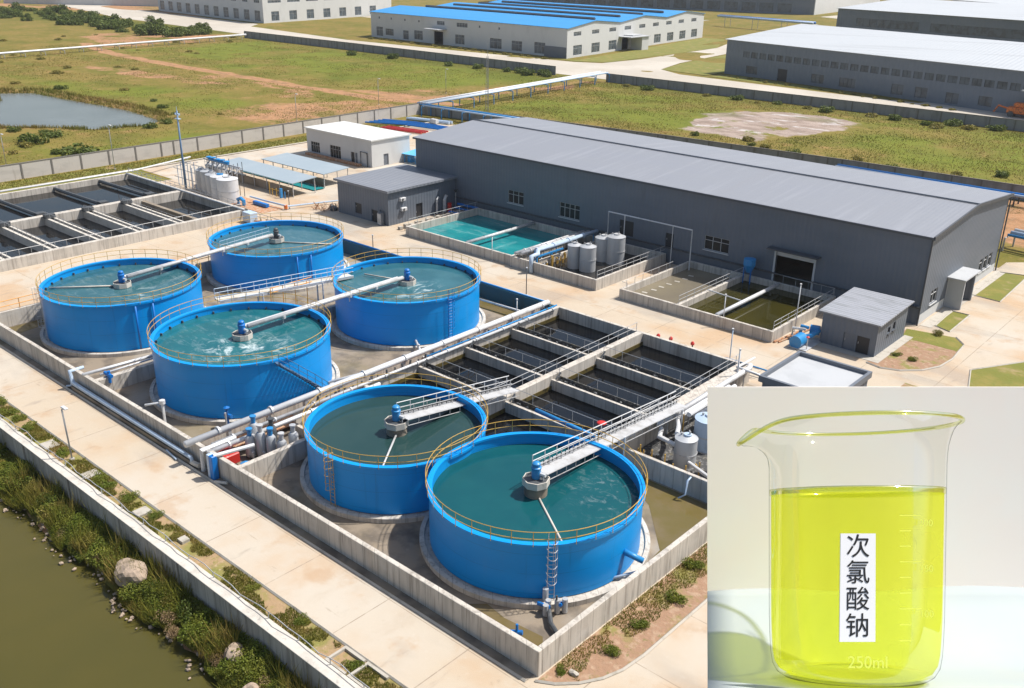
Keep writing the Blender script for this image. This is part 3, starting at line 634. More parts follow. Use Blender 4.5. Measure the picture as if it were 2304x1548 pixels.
for (x,y,z0,h,lab,mt) in ((-72.9,85.2,0,3.6,'slim dark pole in the road edge opposite the walled tank pit','dark_steel'),(-98.6,82.3,0,3.2,'slim blue-footed pole behind the farthest tank','dark_steel'),
      (-42.9,82.8,0,4.4,'slim pale-blue pole at the corner of the dark basin','pale_blue'),(-39.4,78.0,0,4.6,'thick white pole beside the gangway near the pale flat roof','white_steel'),
      (-66.9,76.6,0,3.2,'short white standpipe behind the caged ladder of the back tank','white_steel'),(-67.4,61.8,0,1.9,'short thick grey standpipe between the frothing tank and the pipes','steel'),
      (-85.6,92.6,0,3.6,'white pole in front of the teal pool','white_steel'),(-42.7,97.3,0,5.7,'tall white pole at the corner of the brown pool near the small hut','white_steel'),
      (-49.5,92.9,0,3.9,'pale pole rising from the near wall of the brown pool','white_steel'),(-128.6,90.0,0,3.,'short dark pole by the long beige road near the canopies','dark_steel')):
    t = thing('pole', lab, 'pole', (x,y,0), 'slim poles about the works')
    MB().tube([(x,y,z0),(x,y,h)], .085 if 'thick' in lab else .06, 7).build('shaft', mt, t, smooth=True)
    MB().cyl((x,y,0),(x,y,.12),.2,n=8).build('base_plate','steel',t)
    MB().cyl((x,y,h),(x,y,h+.12),.12,n=8).build('cap','white_steel',t)
# ------------------------------------------------------------------ buildings
def building(name, label, cat, c, a, b, h, prof, wall, roof, ops=(), over=.35, group=None, mull=3, frame='frame', pane='pane', trim='grey_trim', sill=True, base=None, thick=.14):
    c = Vector(c); a = Vector(a); b = Vector(b); ah = a.normalized(); bh = b.normalized(); La, Lb = a.length, b.length
    t = thing(name, label, cat, (c.x,c.y,0), group)
    faces = [(c, ah, La, -bh), (c+a, bh, Lb, ah), (c+a+b, -ah, La, bh), (c+b, -bh, Lb, -ah)]
    w = MB()
    def P(f, u, z, d=0):
        o, dr, L, n = faces[f]; q = o+dr*u+n*d; return (q.x, q.y, z)
    for f in range(4):
        L = faces[f][2]; op = [o for o in ops if o[0] == f]
        us = sorted({0, L}|{o[1] for o in op}|{o[2] for o in op}); zs = sorted({-.1, h}|{o[3] for o in op}|{o[4] for o in op})
        for u0, u1 in zip(us[:-1], us[1:]):
            for z0, z1 in zip(zs[:-1], zs[1:]):
                um, zm = (u0+u1)/2, (z0+z1)/2
                if any(o[1] < um < o[2] and o[3] < zm < o[4] for o in op): continue
                w.add([P(f,u0,z0),P(f,u1,z0),P(f,u1,z1),P(f,u0,z1)], [(0,1,2,3)])
        for o in op:
            _, u0, u1, z0, z1 = o[:5]; D = -.3
            w.add([P(f,u0,z0),P(f,u0,z0,D),P(f,u0,z1,D),P(f,u0,z1)],[(0,1,2,3)]); w.add([P(f,u1,z0),P(f,u1,z1),P(f,u1,z1,D),P(f,u1,z0,D)],[(0,1,2,3)])
            w.add([P(f,u0,z1),P(f,u0,z1,D),P(f,u1,z1,D),P(f,u1,z1)],[(0,1,2,3)]); w.add([P(f,u0,z0),P(f,u1,z0),P(f,u1,z0,D),P(f,u0,z0,D)],[(0,1,2,3)])
        if f in (1,3) and any(z > h+.01 for _, z in prof):
            pts = [P(f,(s if f == 1 else 1-s)*L,z) for s, z in (prof if f == 1 else prof[::-1])]
            if prof[0][1] > h+.01 or prof[-1][1] > h+.01:
                pts = [P(f,0,h),P(f,L,h)]+pts[::-1]
            w.add(pts[::-1], [tuple(range(len(pts)))])
        if f == 2 and prof[-1][1] > h+.01: w.add([P(2,0,h),P(2,La,h),P(2,La,prof[-1][1]),P(2,0,prof[-1][1])],[(0,1,2,3)])
    w.build('wall', wall, t)
    if base:
        zb = MB(); 
        for f, (u0,u1) in base: zb.add([P(f,u0,-.1,.03),P(f,u1,-.1,.03),P(f,u1,1.2,.03),P(f,u0,1.2,.03)],[(0,1,2,3)])
        zb.build('base_band', 'white_wall', t)
    # roof
    r = MB(); ov = over/La; e = [( -over/Lb if s == 0 else (1+over/Lb if s == 1 else s), z) for s, z in prof]
    def RP(ua, s, z): q = c+a*ua+b*s; return (q.x,q.y,z)
    for (s0,z0),(s1,z1) in zip(e[:-1], e[1:]):
        v = [RP(-ov,s0,z0-.03),RP(1+ov,s0,z0-.03),RP(1+ov,s1,z1-.03),RP(-ov,s1,z1-.03)]
        r.add(v+[(x,y,z+thick) for x,y,z in v], [(0,3,2,1),(4,5,6,7),(0,1,5,4),(1,2,6,5),(2,3,7,6),(3,0,4,7)])
    ro = r.build('roof', roof, t)
    # trim at gables and eaves
    for o in ops:
        f, u0, u1, z0, z1, kind = o[:6]; n = o[6] if len(o) > 6 else mull
        D = -.16
        if kind == 'window':
            p = MB().add([P(f,u0,z0,D),P(f,u1,z0,D),P(f,u1,z1,D),P(f,u0,z1,D)],[(0,1,2,3)]).build('window', pane, t)
            fr = MB(); fw = .055
            def bar(ua,ub,za,zb):
                fr.add([P(f,ua,za,D+.01),P(f,ub,za,D+.01),P(f,ub,zb,D+.01),P(f,ua,zb,D+.01),P(f,ua,za,D+.08),P(f,ub,za,D+.08),P(f,ub,zb,D+.08),P(f,ua,zb,D+.08)],[(4,5,6,7),(0,1,5,4),(1,2,6,5),(2,3,7,6),(3,0,4,7)])
            bar(u0,u1,z0,z0+fw); bar(u0,u1,z1-fw,z1); bar(u0,u0+fw,z0,z1); bar(u1-fw,u1,z0,z1)
            for k in range(1,n): um = u0+(u1-u0)*k/n; bar(um-fw/2,um+fw/2,z0,z1)
            if z1-z0 > 1.3: zm = z0+(z1-z0)*.68; bar(u0,u1,zm-fw/2,zm+fw/2)
            fr.build('window_frame', frame, p)
            if sill: MB().add([P(f,u0-.1,z0-.14,.01),P(f,u1+.1,z0-.14,.01),P(f,u1+.1,z0-.04,.01),P(f,u0-.1,z0-.04,.01),P(f,u0-.1,z0-.14,.15),P(f,u1+.1,z0-.14,.15),P(f,u1+.1,z0-.04,.15),P(f,u0-.1,z0-.04,.15)],[(4,5,6,7),(0,1,5,4),(1,2,6,5),(2,3,7,6),(3,0,4,7)]).build('sill', frame, p)
        elif kind in ('door','door_light'):
            d = MB().add([P(f,u0,z0,D),P(f,u1,z0,D),P(f,u1,z1,D),P(f,u0,z1,D)],[(0,1,2,3)]).build('door', 'door_dark' if kind == 'door' else 'door_grey', t)
            q = P(f,u0+.15,z0+1.0,D+.04); MB().cyl(q,(q[0],q[1],q[2]+.25),.03,n=5).build('handle','frame',d)
        elif kind == 'open':
            fr = MB()
            for ua,ub,za,zb in ((u0-.25,u0,z0,z1+.25),(u1,u1+.25,z0,z1+.25),(u0,u1,z1,z1+.25)):
                fr.add([P(f,ua,za,.01),P(f,ub,za,.01),P(f,ub,zb,.01),P(f,ua,zb,.01),P(f,ua,za,.12),P(f,ub,za,.12),P(f,ub,zb,.12),P(f,ua,zb,.12)],[(4,5,6,7),(0,1,5,4),(1,2,6,5),(2,3,7,6),(3,0,4,7)])
            dd = fr.build('door_frame', frame, t)
            MB().add([P(f,u0,z1-.55,-.1),P(f,u1,z1-.55,-.1),P(f,u1,z1,-.1),P(f,u0,z1,-.1)],[(0,1,2,3)]).build('rolled_shutter', frame, dd)
        elif kind == 'canopy_open':
            MB().add([P(f,u0-.6,z1+.1,0),P(f,u1+.6,z1+.1,0),P(f,u1+.6,z1-.05,1.6),P(f,u0-.6,z1-.05,1.6),P(f,u0-.6,z1+.28,0),P(f,u1+.6,z1+.28,0),P(f,u1+.6,z1+.13,1.6),P(f,u0-.6,z1+.13,1.6)],[(3,2,1,0),(4,5,6,7),(3,7,6,2),(0,4,7,3),(1,2,6,5)]).build('door_canopy', frame, t)
    return t, P
# main hall
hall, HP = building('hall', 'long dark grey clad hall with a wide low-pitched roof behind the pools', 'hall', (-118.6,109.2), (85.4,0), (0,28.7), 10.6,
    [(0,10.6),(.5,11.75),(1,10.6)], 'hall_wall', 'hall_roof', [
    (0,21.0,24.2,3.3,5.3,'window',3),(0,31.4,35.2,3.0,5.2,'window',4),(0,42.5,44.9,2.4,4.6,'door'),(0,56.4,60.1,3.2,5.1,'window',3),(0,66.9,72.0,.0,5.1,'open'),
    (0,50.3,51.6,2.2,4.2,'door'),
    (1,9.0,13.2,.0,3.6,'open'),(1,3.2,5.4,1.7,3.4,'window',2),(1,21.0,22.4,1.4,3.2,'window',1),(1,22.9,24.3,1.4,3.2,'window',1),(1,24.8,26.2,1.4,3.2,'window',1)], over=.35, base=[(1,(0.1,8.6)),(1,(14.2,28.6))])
MB().tube([(-119,123.55,11.98),(-32.9,123.55,11.98)],.10,6).build('ridge_cap','door_grey',hall)
tr = MB()
for s in (0,1):
    y = 108.9 if s == 0 else 138.2; tr.box(-118.9,-32.9,y-.1,y+.1,10.42,10.66)
tr.build_each('gutter','grey_trim',hall)
vt = MB(); vt.add([(-33.0,108.85,10.4),(-33.0,123.55,11.6),(-33.0,138.3,10.4),(-33.0,138.3,10.82),(-33.0,123.55,12.0),(-33.0,108.85,10.82),(-32.8,108.85,10.4),(-32.8,123.55,11.6),(-32.8,138.3,10.4),(-32.8,138.3,10.82),(-32.8,123.55,12.0),(-32.8,108.85,10.82)],
   [(6,7,10,11),(7,8,9,10),(5,11,10,4),(4,10,9,3),(0,6,11,5)]); vt.build('verge_trim','grey_trim',hall)
MB().cyl((-33.1,109.0,0),(-33.1,109.0,10.4),.1,n=6).cyl((-33.0,138.0,0),(-33.0,138.0,10.4),.1,n=6).build_each('downpipe','grey_trim',hall)
p = MB(); p.box(-33.2,-31.0,117.4,123.1,3.85,4.0).box(-33.2,-31.2,118.0,118.3,0,3.85); p.build('porch_roof','flat_pale_roof',hall)
MB().box(-33.2,-31.4,122.5,122.8,0,3.85).build('porch_wall','hall_wall',hall)
MB().box(-52.6,-45.8,108.0,109.2,5.45,5.6).build('door_canopy','grey_trim',hall)
MB().box(-118.6,-33.2,108.85,109.19,2.15,2.3).build('wall_rail','dark_steel',hall)
g = posts_rail([(-50.5,105.5,1.4),(-46.5,105.5,1.4)],1.,1.3,.03); 
t = thing('goalpost_gantry', 'tall thin white pipe gantry standing before the hall door between the two pools', 'frame', (-76.7,107.2,0))
MB().tube([(-76.7,107.2,2.),(-76.7,107.2,6.0),(-63.0,107.2,6.0),(-63.0,107.2,.1)],.09,7).build('pipe','white_steel',t,smooth=False)
MB().cyl((-73.9,107.2,2.),(-73.9,107.2,5.9),.07,n=6).cyl((-66.,107.2,.1),(-66.,107.2,5.9),.05,n=6).build_each('post','white_steel',t)
t = thing('hopper', 'small blue hopper on legs beside the big open door of the hall', 'hopper', (-54.5,107.7,0))
MB().lathe([(.35,2.0),(.8,3.0),(.8,3.8),(0,3.9)],(-54.5,107.7),8).build('bin','blue_pipe',t)
MB().cyl((-55,107.3,0),(-55,107.3,3),.07,n=5).cyl((-54,107.3,0),(-54,107.3,3),.07,n=5).cyl((-54.5,108.2,0),(-54.5,108.2,3),.07,n=5).build_each('leg','blue_in',t)
# annex
annex, _ = building('annex', 'dark grey flat-roofed annex joined to the left end of the long hall', 'annex', (-121.4,94.5), (12.2,0), (0,14.6), 5.3, [(0,5.3),(1,5.3)], 'hall_wall', 'annex_roof', [
    (0,4.2,5.8,.7,2.4,'door'),(0,8.2,9.7,.05,2.0,'door'),(0,10.2,11.2,.05,2.3,'door_light'),(1,5.8,7.2,.05,2.5,'door')], over=.45, thick=.35)
for k, (y, z) in enumerate(((97.3,3.6),(97.5,2.0))):
    ac = thing('air_conditioner', ('upper' if k == 0 else 'lower')+' white air-conditioner box on the side wall of the grey annex', 'air conditioner', (-109.1,y,z))
    MB().box(-109.18,-108.75,y-.55,y+.55,z,z+.5).build('case','white_steel',ac,bevel=.03)
    MB().cyl((-108.74,y-.15,z+.25),(-108.70,y-.15,z+.25),.2,n=14).build('fan_grille','dark_steel',ac)
t = thing('exhaust_duct', 'bent grey exhaust duct standing against the side of the grey annex', 'duct', (-108.7,105,0))
MB().tube([(-108.8,104.5,.2),(-108.8,104.5,2.6),(-108.8,104.9,2.9)],.16,8).tube([(-108.8,106.2,.2),(-108.8,106.2,2.2),(-108.8,106.7,2.9)],.3,8).build_each('duct','steel',t)
t = thing('lamp_post', 'short lamp post with a dark cone head by the shaded end of the annex', 'lamp', (-108.2,108.6,0), 'lamp posts about the works')
MB().cyl((-108.2,108.2,0),(-108.2,108.2,3.6),.06,n=6).build('post','rail',t); MB().cyl((-108.2,108.2,3.2),(-108.2,108.2,3.7),.1,.45,n=10).build('lamp_shade','dark_steel',t)
t = thing('cabinet', 'pale cabinet standing at the front corner of the grey annex', 'cabinet', (-110.0,94.0,0)); MB().box(-110.9,-110.1,93.7,94.3,0,2.1).build('case','door_grey',t,bevel=.02); MB().box(-110.9,-110.1,93.66,93.69,.2,1.9).build('door','steel',t)
# hut
hut, _ = building('hut', 'small grey clad hut with a tilted ribbed roof beside the blue pumps', 'hut', (-39.2,96.2), (6.2,0), (0,8.4), 3.75, [(0,3.75),(1,4.15)], 'hall_wall', 'hut_roof', [
    (0,2.6,3.9,.05,1.95,'door_light'),(0,4.1,5.5,.05,2.0,'door'),(1,3.0,3.7,1.9,2.6,'window',1),(1,4.4,5.1,1.9,2.8,'window',1)], over=.4, frame='grey_trim')
struct('hut_apron', MB().poly([(-39.4,95.0),(-32.0,94.9),(-32.0,105),(-33,105),(-33,96.2),(-39.4,96.2)],.07), 'kerb')
# flat roofed block near the display
h2, _ = building('flat_roof_building', 'low grey building with a pale flat roof and raised grey edge beside the dark basin', 'building', (-35.6,75.6), (6.9,0), (0,7.6), 3.4, [(0,3.4),(1,3.4)], 'hall_wall', 'flat_pale_roof', [(1,2,3.4,0,2.2,'door')], over=.1)
MB().box(-35.9,-28.5,75.3,75.6,3.3,3.9).box(-35.9,-28.5,83.2,83.5,3.3,3.9).box(-35.9,-35.6,75.6,83.2,3.3,3.9).box(-28.8,-28.5,75.6,83.2,3.3,3.9).build_each('parapet','door_grey',h2)
# white building
wb, _ = building('white_building', 'small white building with a flat white roof and barred windows behind the canopies', 'building', (-164.0,120.4), (20.6,0), (0,10.0), 5.2, [(0,5.2),(1,5.2)], 'white_wall', 'white_roof', [
    (0,1.3,4.2,.5,2.7,'window',4),(0,7.6,11.0,.3,2.8,'window',4),(0,14.2,15.3,.05,2.3,'door'),(0,15.5,16.2,.05,2.3,'door_light'),(1,3.0,4.3,.05,2.3,'door_light')], over=.3, frame='rail', thick=.25)
MB().tube([(-146.6,120.2,0),(-146.6,120.2,2.8),(-144.6,120.2,2.7),(-144.6,120.2,0)],.09,6).build('drain_pipe','dark_steel',wb)
o = tag(MB().box(-163,-146,119.0,119.9,.0,.5).build('flower_bed','rubble'),'narrow bed of rusty plants and rubble along the foot of the small white building','bed')
# far buildings
building('blue_roof_warehouse', 'wide white warehouse with a bright blue roof beyond the fields', 'warehouse', (-371,314.5), (125.6,-6), (-19,134), 11.4, [(0,11.4),(.165,13.4),(.33,11.7),(.5,13.5),(.67,11.7),(.835,13.4),(1,11.4)], 'white_wall', 'blue_roof',
   [(0,4,9,.8,5,'window',2),(0,11,17,1.5,4.5,'window',2),(0,24,28,.5,4.5,'window',2),(0,32,38,1,5,'window',3),(0,46,52,0,6,'open'),(0,60,66,1,5,'window',3),(0,82,89,.8,5,'window',3),(0,95,101,.8,4.8,'window',3),(0,108,114,.8,5.2,'window',3),
    (0,48,53,8.3,10,'window',4),(0,61,68,8.2,10,'window',4),(0,6,7,8.6,9.6,'window',1),(0,15,16,8.6,9.6,'window',1),(0,25,26,8.6,9.6,'window',1),(0,35,36,8.6,9.6,'window',1),(0,75,76,8.6,9.6,'window',1),(0,87,88,8.6,9.6,'window',1)]+
   [(1,5+u,11+u,8.2,9.8,'window',5) for u in (0,15,30,44,58,72,86,100,115)]+[(1,5+u,12+u,.8,4.6,'window',3) for u in (0,15,30,60,74,88,102,116)]+[(1,47,53,0,5.5,'open')], over=.5, group='factory sheds beyond the fields', pane='pane_far', mull=3, sill=False)
for s in (.25,.42,.585,.75):
    x0, y0 = -371-19*s, 314.5+134*s
    MB().tube([(x0+8,y0,13.1),(x0+118,y0-5.5,13.1)],.6,4).build('dark_roof_strip','grey_trim',bpy.data.objects['blue_roof_warehouse'])  # dark strips running lengthwise on the blue roof slopes
bpy.data.objects['blue_roof_warehouse']
MB().obox((-257.5,308.95),(11.9,-.57),(0,-.05),0,4.2).build('grey_panel','door_grey',bpy.data.objects['blue_roof_warehouse'])
def place(o_, *k): pass
def canopy(o_, x, y, w, d, z, ang, nm='door_canopy', mt='flat_pale_roof'):
    u = (math.cos(ang)*w, math.sin(ang)*w); v = (math.sin(ang)*d, -math.cos(ang)*d)
    MB().obox((x,y),u,v,z,z+.3).build(nm, mt, o_)
canopy(bpy.data.objects['blue_roof_warehouse'], -326.5, 312.2, 10, 5, 6.5, -.05)
canopy(bpy.data.objects['blue_roof_warehouse'], -252.8, 356.5, 9, 5, 6.0, 1.71)
sd = thing('shed_porch','white porch box at the side door of the blue-roofed warehouse','porch',(-249,358,0)); MB().box(-251.5,-245.5,361,366,0,5.6).build('wall','white_wall',sd); MB().box(-251.9,-245,352,366.5,5.6,5.9).build('roof','flat_pale_roof',sd)
ga = Vector((106.5+26,-27.8)); 
ops = [(0,8+3.7*k,10.9+3.7*k,6.3,8.3,'window',2) for k in range(30)]+[(0,10,15,1,3.6,'window',3),(0,24,28,0,4,'door'),(0,38,43,1,3.8,'window',3),(0,49,55,1,3.8,'window',4),(0,68,72,1,4,'window',2),(0,76,80,1,4,'window',2),(0,86,90,.6,3.6,'window',2),(0,96,100,1.2,3.8,'window',2),(0,111,119.5,0,6.6,'open'),(0,127,131,1,4,'window',2)]
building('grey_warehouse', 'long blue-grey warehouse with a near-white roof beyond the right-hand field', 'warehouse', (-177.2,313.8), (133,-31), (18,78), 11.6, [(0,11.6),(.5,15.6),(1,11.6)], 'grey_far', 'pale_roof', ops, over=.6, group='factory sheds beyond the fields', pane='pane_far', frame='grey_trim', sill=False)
canopy(bpy.data.objects['grey_warehouse'], -70.2, 288.6, 12, 4.5, 7.0, -.229)
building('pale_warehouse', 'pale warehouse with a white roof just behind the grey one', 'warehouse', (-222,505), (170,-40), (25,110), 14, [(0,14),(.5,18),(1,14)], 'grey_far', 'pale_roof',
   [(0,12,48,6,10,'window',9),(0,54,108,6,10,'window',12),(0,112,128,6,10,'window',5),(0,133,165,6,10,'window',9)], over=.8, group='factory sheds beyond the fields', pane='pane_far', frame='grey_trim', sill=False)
building('far_white_factory', 'white factory block with rows of small windows beyond the left-hand road', 'factory', (-604,334), (132,-11), (-18,110), 19, [(0,19),(1,19)], 'white_wall', 'pale_roof',
   [(0,3+12*k,9+12*k,1,6.5,'window',2) for k in range(11)]+[(0,6+13*k,12+13*k,10.5,12.5,'window',3) for k in range(10)]+[(1,6+14*k,12+14*k,1,6,'window',2) for k in range(7)]+[(1,4+15*k,14+15*k,10.5,12,'window',4) for k in range(7)], over=.5, group='factory sheds beyond the fields', pane='pane_far', sill=False)
building('far_grey_factory', 'blue-grey factory with one white end wall at the top edge of the view', 'factory', (-560,610), (247,61), (-22,170), 24, [(0,24),(1,24)], 'grey_far', 'pale_roof',
   [(0,8+13*k,18+13*k,1,7,'window',2) for k in range(18)]+[(1,8+13*k,15+13*k,2,8,'window',2) for k in range(12)], over=.5, group='factory sheds beyond the fields', pane='pane_far', frame='grey_trim', sill=False)
MB().obox((-312.9,671.0),(-22,170),(.6,.08),0,23.8).build('white_end_panel','white_wall',bpy.data.objects['far_grey_factory'])
building('far_pale_shed', 'pale flat-roofed shed at the top right beyond the white roofs', 'shed', (-262,800), (110,-70), (40,80), 9, [(0,9),(1,9)], 'white_wall', 'pale_roof', [(0,20,40,2,7,'window',3)], over=.5, group='factory sheds beyond the fields', pane='pane_far', sill=False)
building('far_brick_shed', 'small reddish shed between the pale warehouse and the far factories', 'shed', (-239,560), (14,-3), (4,30), 9, [(0,9),(1,9)], M['rubble'], 'pale_roof', [], over=.3, group='factory sheds beyond the fields')
t = tag(MB().obox((-735,290),(104,78),(-.4,.5),0,6).build('boundary_wall','white_wall'),'far white boundary wall beyond the scrub at the top left','wall')
# ------------------------------------------------------------------ fences
def panelfence(name, label, pts, h, sp, mt, post='fence_post', coping=True, group=None):
    t = thing(name, label, 'fence', (pts[0][0],pts[0][1],0), group)
    n = 0
    for (ax,ay),(bx,by) in zip(pts[:-1], pts[1:]):
        L = math.hypot(bx-ax,by-ay); ux, uy = (bx-ax)/L, (by-ay)/L
        pm = MB(); pm.obox((ax,ay),(bx-ax,by-ay),(-uy*.14,ux*.14),-.2,h-.1); pm.build('panel', mt, t)
        cm = MB(); cm.obox((ax+uy*.06,ay-ux*.06),(bx-ax,by-ay),(-uy*.27,ux*.27),h-.1,h+.03); cm.build('coping', post, t)
        k = 0
        while k*sp <= L:
            if n < 98:
                q = (ax+ux*sp*k+uy*.08-ux*.15, ay+uy*sp*k-ux*.08-uy*.15); MB().obox(q,(ux*.3,uy*.3),(-uy*.32,ux*.32),-.2,h-.12).build('post', post, t); n += 1
            k += 1
    return t
FG = 'precast fences round the works'
panelfence('perimeter_fence', 'pale precast panel fence running from the left edge past the pond and the white building', [(-179.8,30),(-181.5,100),(-184.8,172)], 2.9, 5.6, 'fence', group=FG)
panelfence('perimeter_fence', 'shaded grey panel fence running behind the long hall', [(-184.8,172.2),(-152.7,175.6),(-114.6,180.2),(-75.4,183.2),(-34,184.5),(20,183)], 2.7, 5.2, 'fence_grey', group=FG)
panelfence('perimeter_fence', 'grey panel fence with weeds at its foot before the grey warehouse', [(-191.5,262.3),(-60,262.3),(20,262.3)], 2.7, 6., 'fence_grey', group=FG)
panelfence('perimeter_fence', 'grey panel fence crossing the field before the blue-roofed warehouse', [(-403,264.5),(-330,264.8),(-214,263.2)], 3., 6.2, 'fence_grey', group=FG)
# pipe racks
def rack(label, pts, z, pipes, legs_mt='blue_pipe', sp=9.):
    t = thing('pipe_rack', label, 'pipe rack', (pts[0][0],pts[0][1],0), 'pipe racks across the fields')
    (ax,ay),(bx,by) = pts; L = math.hypot(bx-ax,by-ay); ux, uy = (bx-ax)/L,(by-ay)/L; w = max(abs(o) for o,_,_ in pipes)+.5
    for off, r, mt in pipes:
        MB().tube([(ax-uy*off,ay+ux*off,z+r+.12),(bx-uy*off,by+ux*off,z+r+.12)],r,8).build('pipe',mt,t,smooth=True)
    k = 0; n = 0
    while k <= L and n < 60:
        q = (ax+ux*k, ay+uy*k); m = MB()
        for s in (-w,w): m.cyl((q[0]-uy*s,q[1]+ux*s,-.2),(q[0]-uy*s,q[1]+ux*s,z),.14,n=6)
        m.tube([(q[0]-uy*-w,q[1]+ux*-w,z),(q[0]-uy*w,q[1]+ux*w,z)],.12,4); m.build('trestle',legs_mt,t); k += sp; n += 1
    return t
rack('blue-legged rack of pale pipes crossing the red soil between the two fenced fields', [(-183.5,172),(-192.6,262)], 2.6, [(-1.6,.24,'pale_blue'),(-.8,.26,'white_steel'),(.3,.2,'pale_blue'),(1.3,.3,'white_steel'),(2.,.16,'blue_pipe')])
rack('long pale pipe on low legs along the far edge of the pond field', [(-372,60),(-398,262)], 1.3, [(0,.42,'white_steel'),(1.,.3,'pale_blue')], 'rail', 8.)
rack('pair of blue and silver pipes behind the right end of the hall', [(-35,150.5),(30,142)], 2.0, [(0,.35,'pale_blue'),(1.3,.4,'white_steel'),(-1.,.2,'blue_pipe')], 'rail', 10.)
rack('dark blue pipe run on short legs behind the fence at the far right', [(-75,180.2),(25,178)], 1.6, [(0,.3,'blue_in'),(-.9,.24,'pale_blue')], 'dark_steel', 11.)
rack('low blue pipe run inside the fence corner by the tall mast', [(-182,171.2),(-150,172.6)], 2.4, [(0,.3,'blue_pipe'),(-.9,.2,'pale_blue')], 'blue_pipe', 7.)
rack('blue pipe rack between the far warehouses', [(-235,508),(-300,520)], 5, [(0,.7,'blue_in'),(2,.6,'pale_blue')], 'rail', 20.)
# lamps and masts
def lamp(x, y, h, lab, arm=(0.8,0), tilt=0, mt='rail', r=.07):
    t = thing('lamp_post', lab, 'lamp', (x,y,0), 'lamp posts about the works')
    MB().tube([(x,y,0),(x+tilt,y,h-.3),(x+tilt+arm[0]*.4,y+arm[1]*.4,h)], r, 7).build('post', mt, t, smooth=True)
    MB().box(x+tilt+arm[0]*.4-.12,x+tilt+arm[0]*.4+.62,y+arm[1]*.4-.16,y+arm[1]*.4+.16,h-.02,h+.12).build('lamp_head','lamp_head',t,bevel=.03)
    MB().cyl((x,y,0),(x,y,.15),.22,n=8).build('base','kerb',t)
    return t
lamp(-73.5,27.9,4.9,'slim grey lamp post on the river verge with a small pale head',tilt=-.25)
lamp(-176.6,84.6,8.4,'thin pale lamp post against the precast fence near the pond',mt='steel')
lamp(-204,174.5,7.0,'thin lamp post on the red soil beyond the fence',mt='steel')
lamp(-207.7,204.,7.,'farthest thin lamp post on the red soil by the field',mt='steel')
lamp(-194.5,71.8,6.,'leaning thin pole at the left edge beyond the fence',mt='steel')
lamp(-198.1,142.8,6.5,'thin pole with a small box at its foot outside the fence',mt='steel')
M['blue_mast'] = mat('faded_blue_mast', (.12,.21,.34), [((.15,.27,.42),(1.,),.5,.7,.5)], .5)
t = thing('light_mast', 'tall blue mast with a small platform of lights among the grey tanks', 'mast', (-153.1,85.7,0))
MB().cyl((-153.1,85.7,0),(-153.1,85.7,13.6),.21,.13,n=10).build('mast_tube','blue_mast',t,smooth=True)
MB().box(-153.7,-152.5,85.4,86.0,12.2,12.3).box(-153.6,-153.4,85.5,85.9,12.9,13.2).box(-152.8,-152.5,85.5,85.9,12.9,13.2).cyl((-153.1,85.7,13.6),(-153.1,85.7,14.3),.06,n=5).build_each('light_fitting','pale_blue',t)
t = thing('lattice_mast', 'thin lattice mast at the fence corner beside the pipe rack', 'mast', (-172.5,184.5,0))
m_ = MB()
for dx,dy in ((-.4,-.4),(.4,-.4),(0,.45)): m_.cyl((-172.5+dx,184.5+dy,0),(-172.5+dx*.5,184.5+dy*.5,14.6),.07,n=4)
m_.build_each('mast_leg','rail',t); m_ = MB()
for k in range(16):
    z = k*.9; f = 1-.5*z/14.6; m_.tube([(-172.5-.4*f,184.5-.4*f,z),(-172.5+.4*f,184.5-.4*f,z+.9),(-172.5,184.5+.45*f,z),(-172.5-.4*f,184.5-.4*f,z+.9)],.035,3)
m_.build('bracing','rail',t); MB().cyl((-172.5,184.5,14.6),(-172.5,184.5,18.5),.05,n=4).build('aerial','rail',t)
# ------------------------------------------------------------------ pools by the hall
def pool(name, label, x0,x1,y0,y1,h,mat_w,wl,divs=(),th=.35):
    t = thing(name, label, 'pool', ((x0+x1)/2,y0,0), 'concrete pools before the hall')
    MB().box(x0,x1,y0,y0+th,0,h).build('near_wall','concrete',t,bevel=.03)
    MB().box(x0,x1,y1-th,y1,0,h).build('far_wall','concrete',t,bevel=.03)
    MB().box(x0,x0+th,y0+th,y1-th,0,h).build('side_wall','concrete',t,bevel=.03)
    MB().box(x1-th,x1,y0+th,y1-th,0,h).build('side_wall','concrete',t,bevel=.03)
    MB().poly([(x0+th,y0+th),(x1-th,y0+th),(x1-th,y1-th),(x0+th,y1-th)],wl).build('water',mat_w,t)
    for x in divs: MB().box(x-.25,x+.25,y0+th,y1-th,0,h).build('dividing_wall','concrete',t,bevel=.02)
    return t
M['teal'] = water('teal_water', (.008,.17,.19),(.02,.24,.25), (.16,.3,1), .1, .05, (.8,), foam=[(-96,101,2,14,.22,(.25,.9,1))])
M['murk'] = water('brown_murky_water', (.17,.145,.105),(.20,.17,.115), (.2,), .12, .03, (1.5,))
M['olive'] = water('olive_dark_water', (.045,.038,.006),(.03,.028,.008), (.12,), .05, .006, (1.2,))
M['pit_dark'] = water('dark_pit_water', (.012,.013,.014),(.03,.025,.02), (.3,), .1, .02, (1.5,))
tp = pool('teal_pool', 'walled pool of bright teal water before the left part of the hall', -103.6,-82.2,92.9,111-2.4,1.45,'teal',.35)
MB().tube([(-91.3,93.4,1.3),(-91.3,108.2,1.3)],.26,10).build('pipe','steel',tp,smooth=True)
MB().cyl((-91.3,97,1.0),(-91.3,97,1.6),.12,n=6).cyl((-91.3,103,1.0),(-91.3,103,1.6),.12,n=6).build_each('pipe_clamp','dark_steel',tp)
tk = pool('tank_pit', 'walled pit with grey tanks and pipes in the middle before the hall', -82.2,-67.6,92.6,108.6,1.5,'pit_dark',.2)
r = posts_rail([(-67.8,93,1.5),(-67.8,108.4,1.5)],1.05,1.6,.035,(1.,.5)).build('railing','rail',tk)
